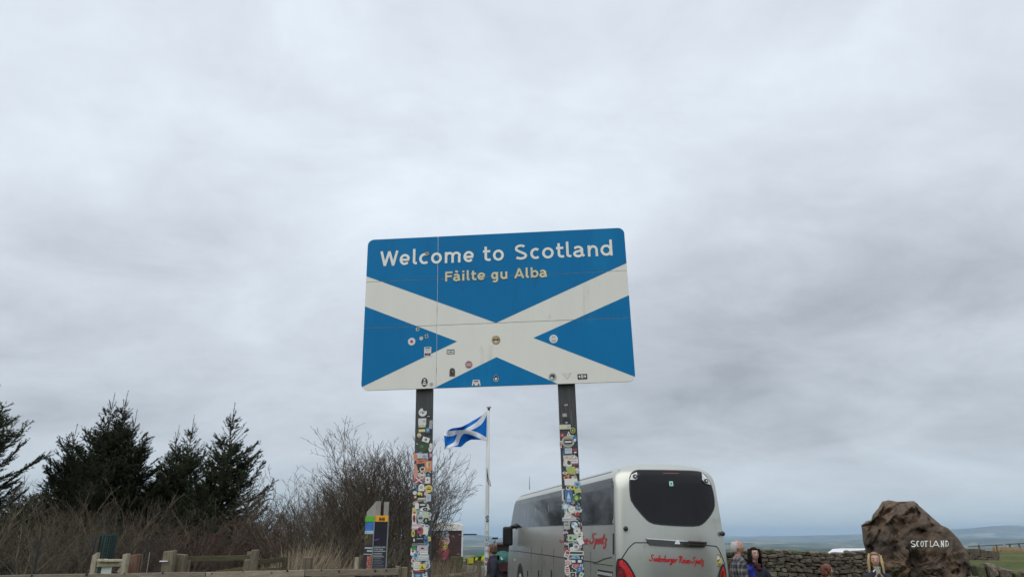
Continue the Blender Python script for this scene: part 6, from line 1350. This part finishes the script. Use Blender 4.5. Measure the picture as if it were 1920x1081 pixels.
    for sg in (-1, 1):
        g = G(); g.sphere(hp(sg*.031, -.0755, 1.657), .0125, nu=8, nv=6); e = g.obj('eye', [EYEW], t, smooth=True); g = G(); g.sphere(hp(sg*.031, -.0835, 1.657), .0078, nu=8, nv=6); g.obj('iris', [EYED], e, smooth=True)
        g = G(); g.tube([hp(sg*.015, -.094, 1.682), hp(sg*.033, -.088, 1.688), hp(sg*.050, -.076, 1.681)], .0045, 6); g.obj('eyebrow', [hairmat if hairmat and hair != 'fringe' else HAIRG], t)
    g = G(); g.tube([hp(-.024, -.082, 1.597), hp(0, -.092, 1.594), hp(.024, -.082, 1.597)], [.004, .008, .004], 8); g.obj('mouth', [LIP], t)
    # hair cap with an open face
    if hair:
        V = []; Fc = []; nu, nv = 28, 16; keep = {}
        rad = {'long': (.086, .106, .119), 'short': (.086, .107, .120), 'fringe': (.080, .101, .114), 'hood': (.118, .128, .125)}[hair]
        for j_ in range(nv+1):
            th_ = math.pi*.98*j_/nv
            for i_ in range(nu):
                ph = 2*math.pi*i_/nu; jt = 1+.035*math.sin(i_*5.3+j_*2.1)
                V.append(hp(rad[0]*jt*math.sin(th_)*math.sin(ph), rad[1]*jt*-math.sin(th_)*math.cos(ph)+.008, 1.650+rad[2]*math.cos(th_)))
        for j_ in range(nv):
            for i_ in range(nu):
                th_ = math.pi*.98*(j_+.5)/nv; ph = 2*math.pi*(i_+.5)/nu; fr_ = math.cos(ph); z_ = math.cos(th_)
                if hair == 'fringe': ok_ = fr_ < .10 and -.60 < z_ < .76 and not (fr_ > -.25 and z_ < -.15)
                elif hair == 'hood': ok_ = fr_ < .75 or z_ > .6
                elif hair == 'short': ok_ = (z_ > .60) or (fr_ < .15 and z_ > -.6) or (fr_ < .5 and z_ > .3)
                else: ok_ = (z_ > .66) or (fr_ < .12 and z_ > -.9) or (fr_ < .42 and z_ > .2)
                if ok_: Fc.append((j_*nu+i_, (j_+1)*nu+i_, (j_+1)*nu+(i_+1) % nu, j_*nu+(i_+1) % nu))
        o = link('hair', mesh('hair', V, Fc, [HAIRRT if hairmat is HAIRB else hairmat], None, True), t); m = o.modifiers.new('thick', 'SOLIDIFY'); m.thickness = -.02; m.offset = 0
        if hair in ('long', 'short'):
            rnd = random.Random(int(px)); ln = .30 if hair == 'long' else .10; g = G()
            for k in range(60):
                ph = R(rnd.uniform(60, 300)); x_, y_ = math.sin(ph), -math.cos(ph); zt0 = 1.645+rnd.uniform(-.02, .09); L_ = ln*rnd.uniform(.75, 1.1)
                g.tube([hp(x_*.090, y_*.102, zt0+.02), hp(x_*.108, y_*.114, zt0-L_*.35), hp(x_*.108, y_*.105, zt0-L_*.7), hp(x_*.100+rnd.uniform(-.02, .02), y_*.10, zt0-L_)], [.012, .015, .012, .003], 6)
            g.obj('hair_lengths', [hairmat], t, smooth=True)
    return t, Lm, s, hp
ARMD = lambda sg: ((sg*.24, .03, 1.12), (sg*.25, -.05, .90), (0, -.1, -1))
t, *_ = person('balding grey haired man in a dark plaid overshirt, facing right beside the coach', 1381.5, 1011.5, 13.6, R(84), ((.22, -.02, 1.14), (.15, -.20, .98), (-.3, -1, .1)), ((-.22, -.02, 1.14), (-.15, -.20, .98), (.3, -1, .1)), skin=SKINR, jacket=pl_, hair='fringe', hairmat=HAIRG, coat_len=.72)
t, Lm, *_ = person('dark haired smiling woman in a bright blue jacket and maroon scarf by the stone wall', 1413, 1026, 13.9, R(8), ((.24, -.08, 1.16), (.16, -.27, 1.14), (-.6, -.7, .2)), ((-.26, -.02, 1.10), (-.20, -.18, .88), (0, -.6, -.6)), lean=(0, .0), jacket=JND, hair='long', hairmat=HAIRD, female=True, coat_len=.72)
skinned('scarf', [Lm['nk']+Vector((.08*math.cos(k*.785), .075*math.sin(k*.785)-.01, -.03-.02*(math.sin(k*.785) < -.3))) for k in range(8)]+[Lm['nk']+Vector((.02, -.12, -.14))], [(k, (k+1) % 8) for k in range(8)]+[(6, 8)], [.036]*8+[.04], SCF, t, lvl=1)
Lb = Lm; skinned('blue_coat', [Lb['ch']+Vector((-.10, .02, -.02)), Lb['sp']+Vector((-.08, -.05, -.05)), Lb['pel']+Vector((-.03, -.06, -.02)), (.02, -.10, .72), (.16, -.16, .62), Lb['sR']+Vector((0, 0, -.08)), Lb['eR']], [(0, 1), (1, 2), (2, 3), (3, 4), (0, 5), (5, 6)], [.15, .17, .19, .20, .16, .095, .075], JB, t)
t, *_ = person('child with short auburn hair seen from the side in front of the stone wall', 1550, 1057, 12.8, R(68), ARMD(1), ARMD(-1), jacket=JND, hair='short', hairmat=HAIRR, female=True)
t, Lm, s_, hp = person('blonde woman in a navy jacket drinking from a cup in front of the boulder', 1638.5, 1035, 11.6, R(-20), ((.26, -.10, 1.17), (.055, -.20, 1.37), (-.35, -.1, .9)), ((-.26, -.10, 1.17), (-.055, -.20, 1.36), (.35, -.1, .9)), jacket=JN, hair='long', hairmat=HAIRB, female=True, skin=SKIN)
CUP = pm('clear_cup', (.40, .42, .36), .2, .2, 20, alt=[((.12, .12, .10), 30, .55)])
wm = t.matrix_basis if False else (Matrix.Translation(t.location) @ Matrix.Rotation(t.rotation_euler.z, 4, 'Z') @ Matrix.Scale(s_, 4))
cp = wm @ Vector((.0, -.205, 1.505)); CU = thing('drink_cup', 'small clear cup with a white spoon held by the blonde woman at her mouth', 'cup', cp)
g = G(); g.tube([(0, 0, -.055), (0, 0, -.02), (0, 0, .04), (0, 0, .05)], [.028, .034, .042, .042], 16); g.obj('cup_body', [CUP], CU, smooth=False)
g = G(); g.tube([(-.02, -.01, .01), (-.06, -.025, .005), (-.085, -.03, -.02)], [.006, .006, .010], 6); g.obj('spoon', [m_lampw], CU)
g = G(); g.tube([(0, 0, -.075), (0, 0, -.05)], [.034, .030], 14); g.obj('sleeve', [m_dk], CU)
# V shaped emblem on the jacket
g = G()
for a_, b_ in (((.085, 1.335), (.118, 1.262)), ((.155, 1.330), (.122, 1.262)), ((.100, 1.335), (.118, 1.300)), ((.140, 1.330), (.122, 1.298))): g.bar((a_[0], -.155, a_[1]), (b_[0], -.165, b_[1]), .007, .012)
g.obj('emblem', [m_lampw], t)
t, *_ = person('person in a long navy coat stooping behind the foot of the flagpole', 922, 1019, 16.8, R(-80), ((.24, -.02, 1.12), (.20, -.18, .95), (0, -1, -.2)), ((-.24, -.02, 1.12), (-.18, -.20, .95), (0, -1, -.2)), jacket=JN, hair='short', hairmat=pm('hair_brown', (.09, .055, .035), .6, .3, 20), coat_len=.55, lean=(0, -.04))
# loose bits: orange cone-like tag on a branch and dirt kerb are left to the hedge
